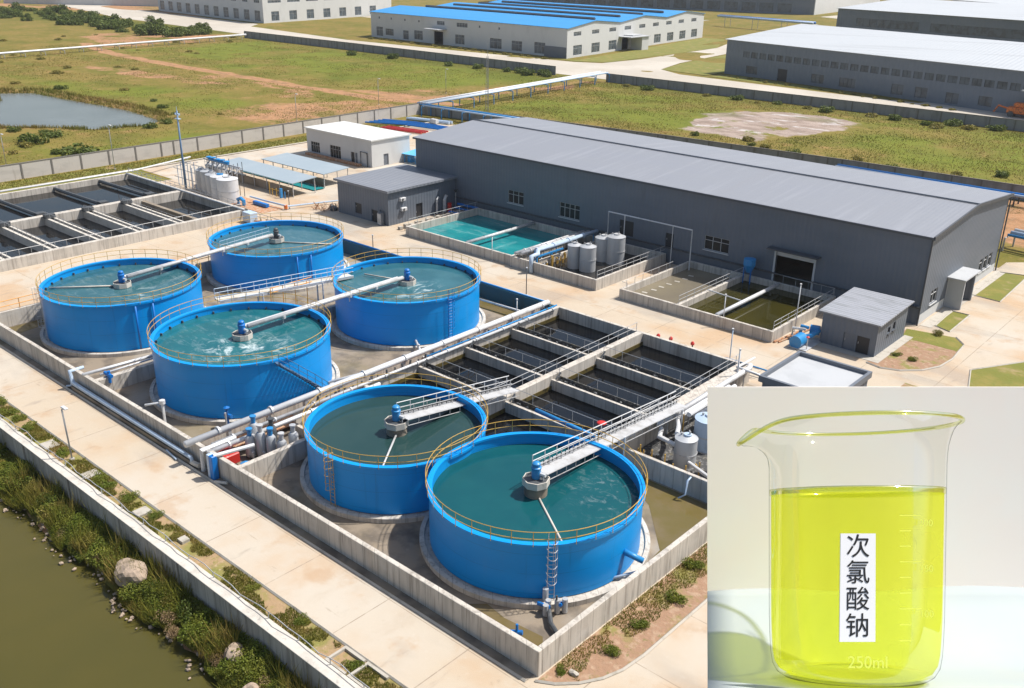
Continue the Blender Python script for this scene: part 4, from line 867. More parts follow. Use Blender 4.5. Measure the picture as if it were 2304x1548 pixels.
MB().box(-79.2,-78.8,93.2,108.2,0,1.1).build('inner_wall','concrete',tk)
bp = pool('brown_pool', 'pool of silty brown and olive water before the big hall door', -63.8,-43.0,92.3,108.6,1.35,'murk',.45,divs=(-55.5,))
MB().poly([(-55.25,92.65),(-43.35,92.65),(-43.35,108.2),(-55.25,108.2)],.56).build('water','olive',bp)
MB().tube([(-50.3,92.7,1.3),(-50.3,107.8,1.3)],.26,10).build('pipe','white_steel',bp,smooth=True)
MB().tube([(-55.3,99,1.6),(-50.3,99,1.3)],.08,6).build('cross_pipe','white_steel',bp)
for x in (-55.5,-43.2): posts_rail([(x,92.8,1.35),(x,108.4,1.35)],1.0,1.7,.035,(1.,.5)).build('railing','rail',bp)
posts_rail([(-50,108.4,1.35),(-43.2,108.4,1.35)],1.0,1.7,.03,(1.,)).build('railing','rail',bp)
o = posts_rail([(-103.4,93.4,1.45),(-103.4,108.3,1.45)],1.0,1.8,.03,(1.,)); o.build('railing','rail',tp)
o = posts_rail([(-62.8,92.5,1.35),(-63.6,92.5,1.35),(-63.6,104,1.35)],.9,1.8,.03,(1.,)); o.build('railing','rail',bp)
fl = MB()
for k in range(8):
    f = k/8; x = -62.6+4.*f*.3+rnd.uniform(-.2,.2); y = 93.6+13*f
    fl.obox((x,y),(.7,.1),(-.1,.35),.46,.48)
fl.build_each('floating_slab','kerb',bp)
# pipes over the pit
PG = 'pipes crossing the tank pit'
for k, (x, z, r, mt, lab) in enumerate(((-81.6,1.95,.22,'steel','thin grey pipe at the teal pool side of the tank pit'),(-80.6,2.1,.27,'steel','middle grey pipe over the tank pit wall'),(-79.4,2.4,.3,'pale_blue','thick pale-blue pipe that bends down at the tank pit wall'))):
    t = thing('process_pipe', lab, 'pipe', (x,93,0), PG)
    P = [(x,92.9,z),(x,108.0,z)] if k < 2 else [(x+1.2,92.3,.1),(x+1.2,92.3,z),(x+1.2,93.6,z),(x,95.0,z),(x,108.3,z)]
    MB().tube(P,r,9).build('pipe_run',mt,t,smooth=True)
    f = MB()
    for y in (94.8,98.3,101.6,105.): f.cyl((x,y-.08,z),(x,y+.08,z),r*1.35,n=10)
    f.build_each('flange',mt,t)
    l = MB()
    for y in (94.4,99,103.5,107.5): l.cyl((x,y,0),(x,y,z),.07,n=5)
    l.build_each('support','blue_pipe' if k == 2 else 'rail',t)
t = thing('blue_pipe_bracket', 'bright blue steel bracket under the pale-blue pipe', 'bracket', (-78.9,95,0), PG)
MB().box(-78.7,-78.5,93.9,99.5,1.75,1.95).box(-78.7,-78.5,93.8,94.0,0,2.2).box(-78.7,-78.5,96.9,97.1,0,1.8).build_each('beam','blue_pipe',t)
def silver(x,y,r,h,lab,z0=0,mt='silver',cap=None,grp='upright grey process tanks',pipes=True):
    t = thing('process_tank', lab, 'tank', (x,y,z0), grp)
    MB().lathe([(r,z0),(r,z0+h),(r+.03,z0+h),(r+.03,z0+h+.06),(r-.05,z0+h+.08),(r*.5,z0+h+.28),(0,z0+h+.34)],(x,y),28).build('shell',mt,t,smooth=True,autosmooth=25)
    rg = MB()
    for f in (.03,.5): rg.lathe([(r+.02,z0+h*f),(r+.05,z0+h*f),(r+.05,z0+h*f+.09),(r+.02,z0+h*f+.09)],(x,y),28)
    rg.build_each('band','steel',t)
    if pipes:
        MB().cyl((x+r*.3,y,z0+h+.1),(x+r*.3,y,z0+h+.75),.07,n=6).cyl((x-r*.4,y-r*.2,z0+h+.1),(x-r*.4,y-r*.2,z0+h+.5),.1,n=6).cyl((x,y+r*.4,z0+h+.1),(x,y+r*.4,z0+h+.6),.05,n=6).build_each('nozzle','rail',t)
        MB().lathe([(r*.35,z0+h+.2),(r*.35,z0+h+.45),(0,z0+h+.5)],(x+.1,y),14).build('manhole',cap or 'steel',t)
    return t
silver(-75.4,98.0,.95,3.3,'left one of the two small grey tanks in the tank pit')
silver(-73.3,98.2,1.1,3.5,'right one of the two small grey tanks, nearest the pit corner')
silver(-74.6,103.4,1.15,3.4,'grey tank half hidden behind the largest one in the tank pit')
silver(-72.6,103.6,1.25,3.9,'largest grey tank in the tank pit with a domed pale lid')
silver(-139.8,85.9,1.75,3.9,'largest pale tank, nearest the road in the cluster by the blue mast',mt='white_steel',pipes=True)
silver(-142.8,86.4,1.6,3.8,'pale tank with a blue lid and blue pipes in the cluster by the mast',mt='white_steel',cap='blue_pipe')
silver(-145.6,86.8,1.3,3.6,'middle grey tank of the cluster by the mast')
silver(-148.2,87.2,1.1,3.7,'narrow grey tank next to the blue mast')
silver(-150.6,87.6,1.0,3.5,'narrow grey tank just before the blue mast')
silver(-152.0,91.5,1.9,3.6,'squat grey tank at the back of the mast cluster',mt='steel')
# pipework on the cluster
t = thing('pipe_manifold', 'tangle of bright blue pipes and valves above the grey tank cluster', 'pipework', (-145,88,0))
b_ = MB()
for k in range(7):
    x = -150+k*1.5; b_.tube([(x,88.6,.1),(x,88.6,5.2),(x+.9,88.6,5.2),(x+.9,87.6,4.4)],.1,6)
b_.tube([(-151,88.6,5.3),(-140,88.6,5.3)],.14,6); b_.build_each('riser','rail',t)
c_ = MB()
for k in range(5): c_.lathe([(.05,5.7+.1*(k%2)),(.5,5.8+.1*(k%2)),(.5,5.95+.1*(k%2)),(0,6.1)],(-149+k*1.4,88.4),10)
c_.tube([(-149,88.4,5.6),(-143,88.4,5.6)],.2,6).build_each('blue_valve','blue_pipe',t)
k_ = MB()
for k in range(9): k_.cyl((-151+k*1.3,89.5,.1),(-151+k*1.3,89.5,5.3+.4*(k%3)),.06,n=5)
k_.box(-152,-140,89.2,89.8,3.9,4.0); k_.build_each('platform_post','dark_steel',t)
posts_rail([(-152,89.3,4.),(-140,89.3,4.)],1.,1.4,.03).build('railing','rail',t)
t = thing('blue_pump_skid', 'small blue pump and orange valves on the ground beside the largest pale tank', 'pump', (-136.5,85.5,0))
MB().tube([(-137.2,86,.2),(-137.2,86,.9),(-136.4,86,1.2),(-135.6,86,.9),(-135.6,86,.2)],.3,8).build('pump_body','blue_pipe',t)
MB().box(-135.3,-131.5,87.5,88.1,.2,.7).build('blue_duct','blue_in',t); MB().cyl((-128.6,89.3,.2),(-128.6,89.3,.8),.3,n=8).build('orange_valve','orange',t)
MB().tube([(-137,88.2,1.0),(-133,88.8,.8),(-128.6,89.3,.7)],.15,6).tube([(-128.6,89.3,.6),(-127.4,94,.5),(-126,98,.5)],.14,6).build('pale_pipe','pale_blue',t)
tag(MB().box(-141,-129.4,85.2,89.4,.03,.09).build('rubble_patch','rubble'),'patch of reddish rubble under the pumps beside the pale tanks','rubble')
t = thing('thin_pipe_frame', 'tall thin pipes and frames standing at the left end of the grey tank cluster', 'pipework', (-154,87,0)); q = MB()
for k in range(9):
    x = -156.5+k*.75; h_ = 3.6+1.6*((k*7)%5)/5; q.tube([(x,86.4+.3*(k%3),.1),(x,86.4+.3*(k%3),h_),(x+.5,86.9+.3*(k%3),h_)],.07,5)
q.build_each('thin_pipe','pale_blue',t); q = MB(); q.tube([(-157,86,3.2),(-149,86,3.2)],.06,5).tube([(-157,87.2,4.2),(-149,87.2,4.2)],.06,5).tube([(-157,86,1.7),(-149,86,1.7)],.06,5); q.build_each('cross_bar','rail',t)
# canopies
for (x0,x1,y0,y1,lab) in ((-158,-134.4,95.0,100.2,'nearer pale sheet-roofed canopy behind the grey tank cluster'),(-155.4,-136.4,103.2,109.2,'farther pale sheet-roofed canopy before the small white building')):
    t = thing('canopy', lab, 'canopy', ((x0+x1)/2,y0,0), 'low sheet-roofed canopies')
    MB().add([(x0,y0,2.4),(x1,y0,2.4),(x1,y1,2.75),(x0,y1,2.75),(x0,y0,2.52),(x1,y0,2.52),(x1,y1,2.87),(x0,y1,2.87)],[(3,2,1,0),(4,5,6,7),(0,1,5,4),(1,2,6,5),(2,3,7,6),(3,0,4,7)]).build('roof','canopy_roof',t)
    n = 6
    for k in range(n+1):
        x = x0+.3+(x1-x0-.6)*k/n
        MB().cyl((x,y0+.3,0),(x,y0+.3,2.4),.09,n=6).cyl((x,y1-.3,0),(x,y1-.3,2.7),.09,n=6).build_each('post','steel',t)
    MB().box(x0+.4,x1-.6,y0+.45,y0+.6,0,1.5).build('low_wall','concrete_dark',t)
MB_ = tag(MB().poly([(-158,100.4),(-135.8,100.4),(-135.8,103),(-158,103)],.2).build('canopy_pool','teal'),'dark teal basin between the two sheet-roofed canopies','pool')
MB_['kind'] = 'thing'
t = thing('yellow_valve_stand', 'row of small orange and yellow valve stands before the nearer canopy', 'valves', (-135,93.4,0))
MB().cyl((-139,93.5,.1),(-139,93.5,2.4),.08,n=5).cyl((-138.2,93.5,.1),(-138.2,93.5,1.3),.1,n=5).cyl((-137,93.5,.1),(-137,93.5,1.5),.1,n=5).tube([(-139,93.5,1.2),(-136,93.5,1.2)],.06,5).build_each('valve_stand','yellow',t)
MB().box(-135.9,-135.5,93.3,93.7,.1,1.7).cyl((-134.6,93.5,.1),(-134.6,93.5,1.3),.1,n=5).build_each('blue_box','blue_pipe',t)
# blue tarp and pipes by white building
t = thing('blue_lean_to', 'blue sheet lean-to between the small white building and the hall', 'shelter', (-142.5,131,0))
MB().add([(-143.6,128.2,1.7),(-138,128.6,1.7),(-138,135.5,2.3),(-143.6,135.5,2.3),(-143.6,128.2,1.78),(-138,128.6,1.78),(-138,135.5,2.38),(-143.6,135.5,2.38)],[(3,2,1,0),(4,5,6,7),(0,1,5,4),(1,2,6,5),(2,3,7,6),(3,0,4,7)]).build('roof',mat('sky_blue_sheet',(.12,.42,.68),rough=.5),t)
MB().cyl((-143,128.6,0),(-143,128.6,1.7),.12,n=6).cyl((-140,128.7,0),(-140,128.7,1.7),.1,n=6).box(-142.6,-141.6,129,130,0,1.3).build('post','blue_pipe',t)
struct('yard_patch', MB().poly([(-143,118),(-124,118),(-120,150),(-143,150)],.045), 'road_far')
t = thing('pipe_stack', 'stack of red-painted pipes lying on the ground behind the small white building', 'pipes', (-166,152,0))
s_ = MB()
for k in range(4): s_.tube([(-175,150+k*.7,.4+.1*(k%2)),(-163,152.+k*.7,.4+.1*(k%2))],.2,6)
s_.build_each('red_pipe','red',t)
t = thing('pipe_stack', 'long heap of blue pipes behind the red ones near the fence corner', 'pipes', (-170,158,0)); s_ = MB()
for k in range(5): s_.tube([(-183,152+k*1.4,.5),(-174,156+k*1.1,.6),(-160,158.5+k*.8,.5)],.19,6)
s_.build_each('blue_pipe','blue_in',t)
t = thing('pipe_stack', 'short row of pale blue tubes lying on the grass by the mast', 'pipes', (-176,166,0)); MB().tube([(-180,163,.5),(-168,166,.5)],.4,6).tube([(-180,164,.5),(-168,167,.5)],.35,6).build('pale_pipe','pale_blue',t); MB().box(-172.5,-170.5,163.8,164.8,.2,1.2).build('white_drum','white_steel',t)
t = thing('blue_manifold', 'low blue pipe manifold beside the teal pool corner at the hall foot', 'pipework', (-106,109,0)); m2 = MB()
m2.tube([(-108.2,112-3.3,1.2),(-103.8,108.8,1.2),(-103.8,106,1.0)],.22,7).tube([(-107,105.5,.7),(-103.9,105.4,.9)],.2,7).tube([(-107.8,107.5,.9),(-104.2,107.4,1.)],.16,7).build('pipe','blue_in',t)
MB().cyl((-108.2,106.8,.1),(-108.2,106.8,1.7),.35,n=8).build('valve','red',t)
# blue pumps by hut
t = thing('pump_set', 'pair of bright blue pump drums with pale pipework beside the small hut', 'pump', (-39.9,93.6,0))
MB().cyl((-40.4,92.6,.75),(-40.4,94.2,.75),.72,n=20).cyl((-40.6,96.6,1.1),(-39.6,96.9,1.1),.55,n=16).build_each('drum','blue_pipe',t,smooth=True,autosmooth=40)
MB().tube([(-40.4,94.2,.9),(-39.6,94.6,1.2),(-39.5,96.5,1.2)],.24,8).tube([(-41.7,96.5,.3),(-41.4,96.2,1.4),(-40.6,96.1,1.4)],.2,8).build_each('blue_elbow','blue_pipe',t)
MB().tube([(-42,95.2,.4),(-42,95.2,1.3),(-40.6,95.4,1.4)],.16,7).box(-41.2,-39.0,92.5,97,.05,.15).cyl((-39.2,93.,.1),(-39.2,93.,1.6),.06,n=5).build_each('pipework','steel',t)
MB().lathe([(.16,1.5),(.2,1.6),(0,1.7)],(-39.2,93.),8).build('red_knob','red',t)
t = thing('pipe_offcuts', 'rusty pipe offcuts lying by the wall corner beside the pumps', 'pipes', (-43,94.5,0)); MB().tube([(-42.8,92.5,.15),(-42.2,97.5,.15)],.13,6).tube([(-42.4,92.8,.15),(-41.6,99,.15)],.1,6).build('pipe','rubble',t)
t = thing('orange_loader', 'orange and black machine parked before the grey warehouse', 'machine', (-72,286,0))
MB().box(-74,-67,284.5,287.5,.9,2.6).box(-72.5,-69.5,284.8,287.2,2.6,3.8).build('body','orange',t,bevel=.2)
MB().cyl((-72.8,284.3,.8),(-72.8,287.7,.8),.8,n=12).cyl((-68.2,284.3,.8),(-68.2,287.7,.8),.8,n=12).build_each('wheel','dark_steel',t)
MB().tube([(-74,286,2),(-76.5,286,2.6),(-77.5,286,.8)],.25,6).build('arm','orange',t)
# ------------------------------------------------------------------ trunk pipes and valve group
G2 = 'trunk pipes along the gallery'
t = thing('trunk_pipe', 'thick pale grey pipe running the whole length beside the dark basin', 'pipe', (-65.6,34.3,0), G2)
MB().tube([(-65.6,33.9,2.0),(-65.6,80.6,2.2)],.3,12).build('pipe_run','white_steel',t,smooth=True)
f = MB()
for y in np.arange(37,80,5.3): f.cyl((-65.6,y-.1,2.1),(-65.6,y+.1,2.1),.4,n=12)
f.build_each('flange','steel',t); l = MB()
for y in np.arange(38,80,4): l.box(-65.8,-65.4,y-.15,y+.15,.3,1.85)
l.build_each('support','rail',t)
for (x,z,r,y0,y1,mt,lab) in ((-64.75,1.55,.13,36,57,'pale_blue','thin sky-blue pipe beside the thick trunk pipe'),(-64.0,2.0,.16,35.4,80,'steel','grey pipe lying on top of the basin wall'),(-63.4,1.75,.2,34.6,53,'white_steel','pale pipe ending above the red machine'),(-64.3,2.15,.09,60,80.6,'blue_pipe','thin bright blue pipe on the basin wall near the road')):
    t = thing('trunk_pipe', lab, 'pipe', (x,y0,0), G2); MB().tube([(x,y0,z),(x,y1,z)],r,9).build('pipe_run',mt,t,smooth=True)
    f = MB()
    for y in np.arange(y0+2,y1-.5,4.2): f.cyl((x,y-.07,z),(x,y+.07,z),r*1.5,n=9)
    f.build_each('flange','dark_steel' if r < .15 else mt,t)
t = thing('channel_pipe', 'long pale blue pipe in the channel outside the front wall', 'pipe', (-76,34.2,0)); MB().tube([(-86.9,35.6,1.9),(-86.9,34.25,1.9),(-86.6,34.25,.75),(-65.4,34.2,.75),(-65.2,34.2,.2)],.17,9).build('pipe_run','pale_blue',t,smooth=True)
MB().tube([(-86.6,34.3,.75),(-87.2,34.2,.3),(-87.6,34.0,.2)],.1,7).tube([(-69,33.95,.2),(-67,33.7,.15)],.08,6).build_each('branch','pale_blue',t)
MB().box(-86.6,-65.5,34.02,34.12,.06,.5).build('channel_lip','concrete_dark',t)
struct('channel_floor', MB().poly([(-108,33.95),(-28.4,33.95),(-28.4,34.65),(-108,34.65)],.065), 'concrete_dark')
t = thing('wall_pipe', 'thin pale pipe and valve laid over the wall between the two left front tanks', 'pipe', (-84.9,38,0)); MB().tube([(-85.0,34.6,2.0),(-85.0,42.2,1.75)],.17,8).tube([(-84.4,36,1.75),(-84.4,42,1.75)],.1,7).build('pipe_run','white_steel',t,smooth=True)
MB().cyl((-83.6,36.5,1.),(-83.6,36.5,2.2),.16,n=7).cyl((-84.4,36.5,1.8),(-83.1,36.5,1.8),.2,n=7).build_each('valve','blue_in',t)
t = thing('standpipe', 'white standpipe with an arm behind the front wall near the frothing tank', 'pipe', (-72.7,36,0)); MB().tube([(-74.3,35.2,2.2),(-72.7,36,2.75),(-72.7,36,.1)],.12,8).cyl((-72.7,36,2.6),(-72.7,36,2.95),.26,n=10).build('pipe_run','white_steel',t)
for k,(x0,y0) in enumerate(((-74,66.5),(-74.5,78.4),(-86,79))):
    tag(MB().tube([(x0,y0,.9),(x0+7.6,y0+(.4 if k else -5),.9)],.14,8).build('feed_pipe','steel',smooth=True),('pale pipe crossing the pit beside the caged ladder','pale pipe over the green water behind the back tank','thin pipe along the far wall behind the back tank')[k],'pipe','pipes over the pit water')
tag(MB().tube([(-69.3,50,.7),(-67.2,60.5,.7)],.13,8).build('feed_pipe','steel',smooth=True),'pipe on the pit floor beside the stair of the frothing tank','pipe','pipes over the pit water')
tag(MB().tube([(-40.2,57.8,2.2),(-48.2,58.0,2.4)],.2,8).build('blue_feed_pipe','blue_pipe',smooth=True),'bright blue pipe joining the rims of the two nearest tanks','pipe')
tag(MB().tube([(-28.6,46.5,1.0),(-28.9,58.3,1.2)],.13,8).tube([(-28.7,46.8,1),(-30.6,44.5,.4)],.1,7).build('wall_edge_pipe','pale_blue',smooth=True),'pale pipe along the right-hand wall above the green puddle','pipe','pipes over the pit water')
tag(MB().tube([(-32.4,58.3,1.8),(-32.4,57.8,1.7),(-32.3,57.5,.6),(-32.7,57.1,.3)],.07,6).build('hose','pale_blue',smooth=True),'pale hose hanging down the pump pit wall','hose')
# red machine and filters
t = thing('red_machine', 'red machine casing at the mouth of the pipe gallery by the front wall', 'machine', (-64,36.3,0))
MB().box(-64.4,-62.5,35.6,37.0,.3,1.25).build('casing','red',t,bevel=.08); MB().box(-64.8,-64.2,35.2,37.4,.05,1.5).build('end_plate','dark_steel',t)
t = thing('corner_pipe', 'blue and white pipes turning down outside the front wall', 'pipe', (-62.6,34.4,0))
MB().tube([(-63.8,37.5,1.95),(-63.8,34.3,1.95),(-63.8,34.3,.1)],.2,9).tube([(-61.2,37.6,2.15),(-62.0,34.3,2.15)],.17,9).build('pipe_run','white_steel',t,smooth=False)
MB().box(-62.3,-61.8,34.0,34.55,.05,2.2).build('blue_column','blue_in',t,bevel=.05); MB().box(-62.62,-62.32,34.0,34.55,.05,2.2).build('pale_column','pale_blue',t,bevel=.04)
MB().tube([(-61.5,33.9,.15),(-60.5,34.4,.2)],.14,7).tube([(-65.4,34.2,.3),(-64.2,34.2,.45)],.22,7).build_each('drain_elbow','concrete_top',t)
FGp = 'upright filters and pumps by the gallery'
spots = [(-62.9,38.3,2.3,'blue_pipe','dark'),(-62.2,38.9,2.6,'steel','silver'),(-61.5,39.4,2.4,'blue_pipe','pale'),(-60.7,39.9,2.1,'steel','short'),(-63.6,39.2,2.8,'blue_pipe','tall'),(-62.5,40.2,2.6,'dark_steel','blackened'),(-61.0,41.3,2.2,'silver','squat')]
labs = ['blue-topped filter nearest the red machine','silver filter second from the red machine','blue-capped filter in the middle of the valve group','short silver filter near the round tank','tallest blue-capped pump of the valve group','blackened pump behind the silver filters','squat silver filter closest to the round tank rim']
for (x,y,h,mt,_),lb in zip(spots,labs):
    h *= 1.22
    t = thing('filter_vessel', lb, 'filter', (x,y,0), FGp)
    MB().lathe([(.34,.2),(.42,.4),(.42,h-.9),(.28,h-.7),(0,h-.65)],(x,y),14).build('vessel','silver' if mt != 'dark_steel' else 'dark_steel',t,smooth=True,autosmooth=40)
    MB().lathe([(.16,h-.75),(.2,h-.5),(.2,h-.15),(.28,h-.12),(.28,h),(0,h+.02)],(x,y),12).build('motor_cap',mt,t,smooth=True,autosmooth=40)
    MB().tube([(x+.3,y,.8),(x+.6,y-.2,.8),(x+.6,y-.2,.1)],.09,6).tube([(x-.3,y,1.3),(x-.55,y+.2,1.5),(x-.55,y+.2,2.0)],.08,6).build_each('side_pipe','rail',t)
    MB().cyl((x-.3,y-.3,.05),(x-.3,y-.3,.5),.04,n=4).cyl((x+.25,y+.3,.05),(x+.25,y+.3,.5),.04,n=4).cyl((x+.25,y-.3,.05),(x+.25,y-.3,.5),.04,n=4).build_each('leg','dark_steel',t)
t = thing('valve_tree', 'dark valve tree beside the frothing tank foot', 'valves', (-69.0,40.0,0)); MB().cyl((-69.0,40.,.1),(-69,40.,2.0),.13,n=7).cyl((-69.4,40.,1.2),(-68.6,40.2,1.2),.2,n=7).lathe([(.2,1.9),(.3,2.05),(0,2.2)],(-69,40),8).build('valve','blue_in',t); MB().cyl((-68.6,39.6,.1),(-68.6,39.6,1.8),.1,n=6).build('stem','silver',t)
t = thing('blue_pump', 'small blue pump at the wall corner by the red machine', 'pump', (-60.9,36.2,0)); MB().lathe([(.15,.1),(.2,.5),(.42,.8),(.42,1.1),(0,1.3)],(-60.8,36.4),12).build('pump_body','blue_pipe',t,smooth=True,autosmooth=40)
# pump at foot of the nearest ladder
t = thing('pump_cluster', 'cluster of small grey-blue pumps at the foot of the nearest tank ladder', 'pump', (-31.6,39.6,0))
m2 = MB()
for k,(dx,dy) in enumerate(((0,0),(.6,.2),(-.5,.3),(.2,-.5),(.9,.6))): m2.cyl((-31.6+dx,39.8+dy,.1),(-31.6+dx,39.8+dy,.9+.25*(k%3)),.2,n=9)
m2.build_each('pump_body','silver',t); MB().tube([(-31.7,39.9,.5),(-30.4,38.6,.4),(-29.2,38.0,.35)],.17,8).cyl((-31,39.9,.2),(-31,39.9,1.5),.07,n=6).build('pipe','dark_steel',t)
MB().cyl((-32.1,39.3,.7),(-31.2,39.5,.7),.14,n=7).cyl((-31.0,40.5,.6),(-30.7,39.9,.9),.12,n=7).build_each('motor','blue_in',t)
t = thing('floor_valve', 'small teal valve on a black hose in the front corner of the plot', 'valve', (-31.3,36.6,0)); MB().cyl((-31.9,36.4,.2),(-31.2,36.8,.3),.16,n=8).cyl((-31.5,36.6,.2),(-31.5,36.6,.9),.09,n=6).build('valve','blue_in',t); MB().tube([(-31.3,36.7,.2),(-30.2,35.9,.15),(-29.3,35.5,.15)],.07,6).tube([(-33,36.2,.15),(-31.9,36.4,.25)],.1,6).build('hose','dark_steel',t)
# equipment pit on the right
struct('equipment_floor', MB().poly([(-40,58.8),(-28.5,58.8),(-28.5,75),(-40,75)],.08), 'grate')
silver(-35.4,62.3,.95,2.6,'blue-lidded grey tank nearest the wall in the pump pit',cap='pale_blue',mt='silver')
silver(-35.6,66.2,1.2,2.9,'blue-painted grey tank farther into the pump pit',cap='pale_blue',mt='pale_blue')
silver(-32.6,62.6,.7,2.2,'narrow grey tank at the edge of the display in the pump pit')
t = thing('pit_pipework', 'white and grey pipes and rusty frames filling the pump pit', 'pipework', (-36,63,0)); q = MB()
q.tube([(-38.6,75,2.0),(-38.6,66,2.0),(-37.6,64.6,2.0),(-36.4,62.4,2.6)],.2,8).tube([(-38.9,64,1.6),(-38.2,62.6,1.6),(-36.0,62.2,1.6)],.2,8).tube([(-38,75,1.6),(-38,68,1.6),(-35.6,68,1.6)],.16,8).tube([(-34.6,61.6,.9),(-32,60.6,.9)],.16,8).tube([(-37.5,74,2.7),(-37.5,66,2.7)],.24,8).build_each('white_pipe','white_steel',t)
q = MB()
for k in range(12): x=rnd.uniform(-39.4,-31); y=rnd.uniform(59.3,68); q.cyl((x,y,.1),(x,y,rnd.uniform(.8,2.2)),.06,n=5).tube([(x,y,.7),(x+rnd.uniform(-1,1),y+rnd.uniform(-1,1),.7)],.06,5)
q.build_each('frame_post','yellow',t); q = MB()
for k in range(14): x=rnd.uniform(-39.4,-31); y=rnd.uniform(59.3,70); q.cyl((x,y,.1),(x,y,rnd.uniform(.4,1.5)),.18,n=7)
q.build_each('valve_body','dark_steel',t)
tag(MB().tube([(-40.0,84.5-2,2.2),(-40.0,79,2.3),(-36.2,78.6,2.3)],.13,7).build('bent_pipe','white_steel',smooth=True),'bent white pipe beside the pale flat-roofed building','pipe','pipes over the pit water')
# ------------------------------------------------------------------ settling basin on the left
sb = thing('settling_basin', 'large open concrete settling basin of dark water with narrow walkways at the left', 'basin', (-140,62,0))
x0,x1,y0,y1,h = -165.6,-128.3,20,82,1.5
y0 = 36
MB().box(x1-.7,x1,y0,y1,0,h).build('near_wall','concrete',sb,bevel=.03)
MB().box(x0,x1,y1-.5,y1,0,h).build('end_wall','concrete',sb,bevel=.03)
MB().box(x0,x0+.5,y0,y1-.5,0,h).build('far_wall','concrete',sb,bevel=.03)
MB().box(-147.5,-146.4,y0,y1-.5,0,h).build('middle_wall','concrete',sb,bevel=.03)
M['slate_water'] = water('slate_water', (.008,.009,.011), (.016,.014,.012), (.15,), .05, .01, (1.2,), spec=.35)
MB().poly([(-146.4,y0),(x1-.5,y0),(x1-.5,y1-.5),(-146.4,y1-.5)],.12).build('water','slate_water',sb)
MB().poly([(x0+.5,y0),(-147.2,y0),(-147.2,y1-.5),(x0+.5,y1-.5)],.5).build('water','slate_water',sb)
for y in (45.2,51.6,58.2,64.2,70.6):
    w_ = MB().box(-146.4,x1-.7,y-.2,y+.2,0,1.3).box(-146.4,x1-.7,y+.8,y+1.1,0,1.3).build('walkway','concrete_top',sb)
    MB().box(-146.4,x1-.7,y+.2,y+.8,.9,1.05).build('trough','grate',w_)
    posts_rail([(-146.2,y,1.3),(x1-.6,y,1.3)],.9,1.5,.03,(1.,)).build('handrail','rail',w_)
    MB().box(-146.3,-145.3,y-.4,y+1.1,1.3,1.9).build('gear_box','dark_steel',w_)
for y in (48,58,68,76):
    MB().tube([(x0+.5,y,1.0),(-147.2,y+.5,1.0)],.3,6).box(-149,-147.8,y-.4,y+1,1.,1.7).build('scum_trough','dark_steel',sb)
MB().box(-146.4,x1-.5,73.8,74.4,0,1.1).build('inner_wall','concrete_dark',sb)
posts_rail([(x1-.9,y0,1.5),(x1-.9,y1-.6,1.5)],.8,1.6,.035,(1.,)).build('handrail','rail',sb)
posts_rail([(x0,y1-.2,1.5),(x1,y1-.2,1.5)],.9,1.6,.04,(1.,.5)).build('handrail','rail',sb)
MB().tube([(x0+.5,y1-.9,1.6),(x1+.5,y1-.9,1.6)],.16,7).build('pipe','steel',sb)
tag(MB().tube([(-167,40,1.5),(-167,84,1.5),(-172,98,1.2)],.16,7).build('lawn_edge_pipe','white_steel',smooth=True),'long pale pipe along the strip of lawn behind the settling basin','pipe')
t = thing('valve_box', 'pale grey cabinet with red-handled valves at the basin corner by the beige road', 'cabinet', (-126,80,0)); MB().box(-127.2,-125.2,80.2,81.6,.1,1.7).build('case','pale_blue',t,bevel=.03); q = MB()
for k in range(5): q.cyl((-124.8+k*.8,81+.4*k,.1),(-124.8+k*.8,81+.4*k,1.0),.08,n=6)
q.tube([(-125,80.8,.5),(-121.4,82.6,.5)],.12,6).build_each('valve','rubble',t)
t = thing('scrap_heap', 'heap of scrap and bent rods beside the left corner of the grey annex', 'scrap', (-123.5,94.5,0)); q = MB()
for k in range(26):
    x=-124.5+rnd.uniform(-1.6,2.2); y=94+rnd.uniform(-1.5,2.2); q.tube([(x,y,.05),(x+rnd.uniform(-.8,.8),y+rnd.uniform(-.8,.8),rnd.uniform(.3,1.2)),(x+rnd.uniform(-.9,.9),y+rnd.uniform(-.8,.8),.1)],.05,4)
q.build_each('rod','rubble',t); MB().blob((-122.8,94.6,.3),.6,3).blob((-124,95.2,.25),.5,4).build_each('lump','dark_steel',t)
t = thing('crate_row', 'row of small white frames along the path between annex and teal pool', 'frames', (-107,97,0)); q = MB()
for k in range(12): y=94.2+k*1.15; q.box(-106.8,-106.2,y,y+.6,.1,.5+.2*(k%2)).cyl((-105.2,y,.1),(-105.2,y,1.1),.05,n=4)
q.tube([(-105.2,94.2,1.1),(-105.2,107,1.1)],.04,4); q.build_each('frame_piece','kerb',t)
# small fittings along the gallery and the roads
gt = thing('gallery_fittings', 'row of small dark valves and rusty brackets on the wall beside the trunk pipes', 'valves', (-64.3,58,0)); q = MB()
for k in range(34):
    y = 45.5+k*1.03; q.cyl((-64.4+rnd.uniform(-.12,.12),y,1.85),(-64.4,y+rnd.uniform(-.1,.1),2.1+rnd.uniform(0,.35)),rnd.uniform(.06,.13),n=6)
q.build_each('valve','dark_steel',gt); q = MB()
for k in range(22):
    y = 46+k*1.55; q.box(-65.2,-64.9,y,y+.35,.5,1.1+.5*rnd.random())
q.build_each('bracket','rubble',gt)
pt = thing('pit_pipework', 'low row of rusty pipe stubs beneath the pipes in the tank pit', 'pipework', (-80,100,0)); q = MB()
for k in range(30):
    x = rnd.uniform(-79.0,-77.6); y = 93.6+k*.48; q.cyl((x,y,.2),(x,y,rnd.uniform(.7,1.7)),rnd.uniform(.06,.14),n=6)
q.build_each('pipe_stub','yellow',pt); q = MB()
for k in range(18):
    x = rnd.uniform(-79.6,-77.8); y = 94+k*.75; q.tube([(x,y,.9),(x+rnd.uniform(.2,.9),y,1.2)],.1,6)
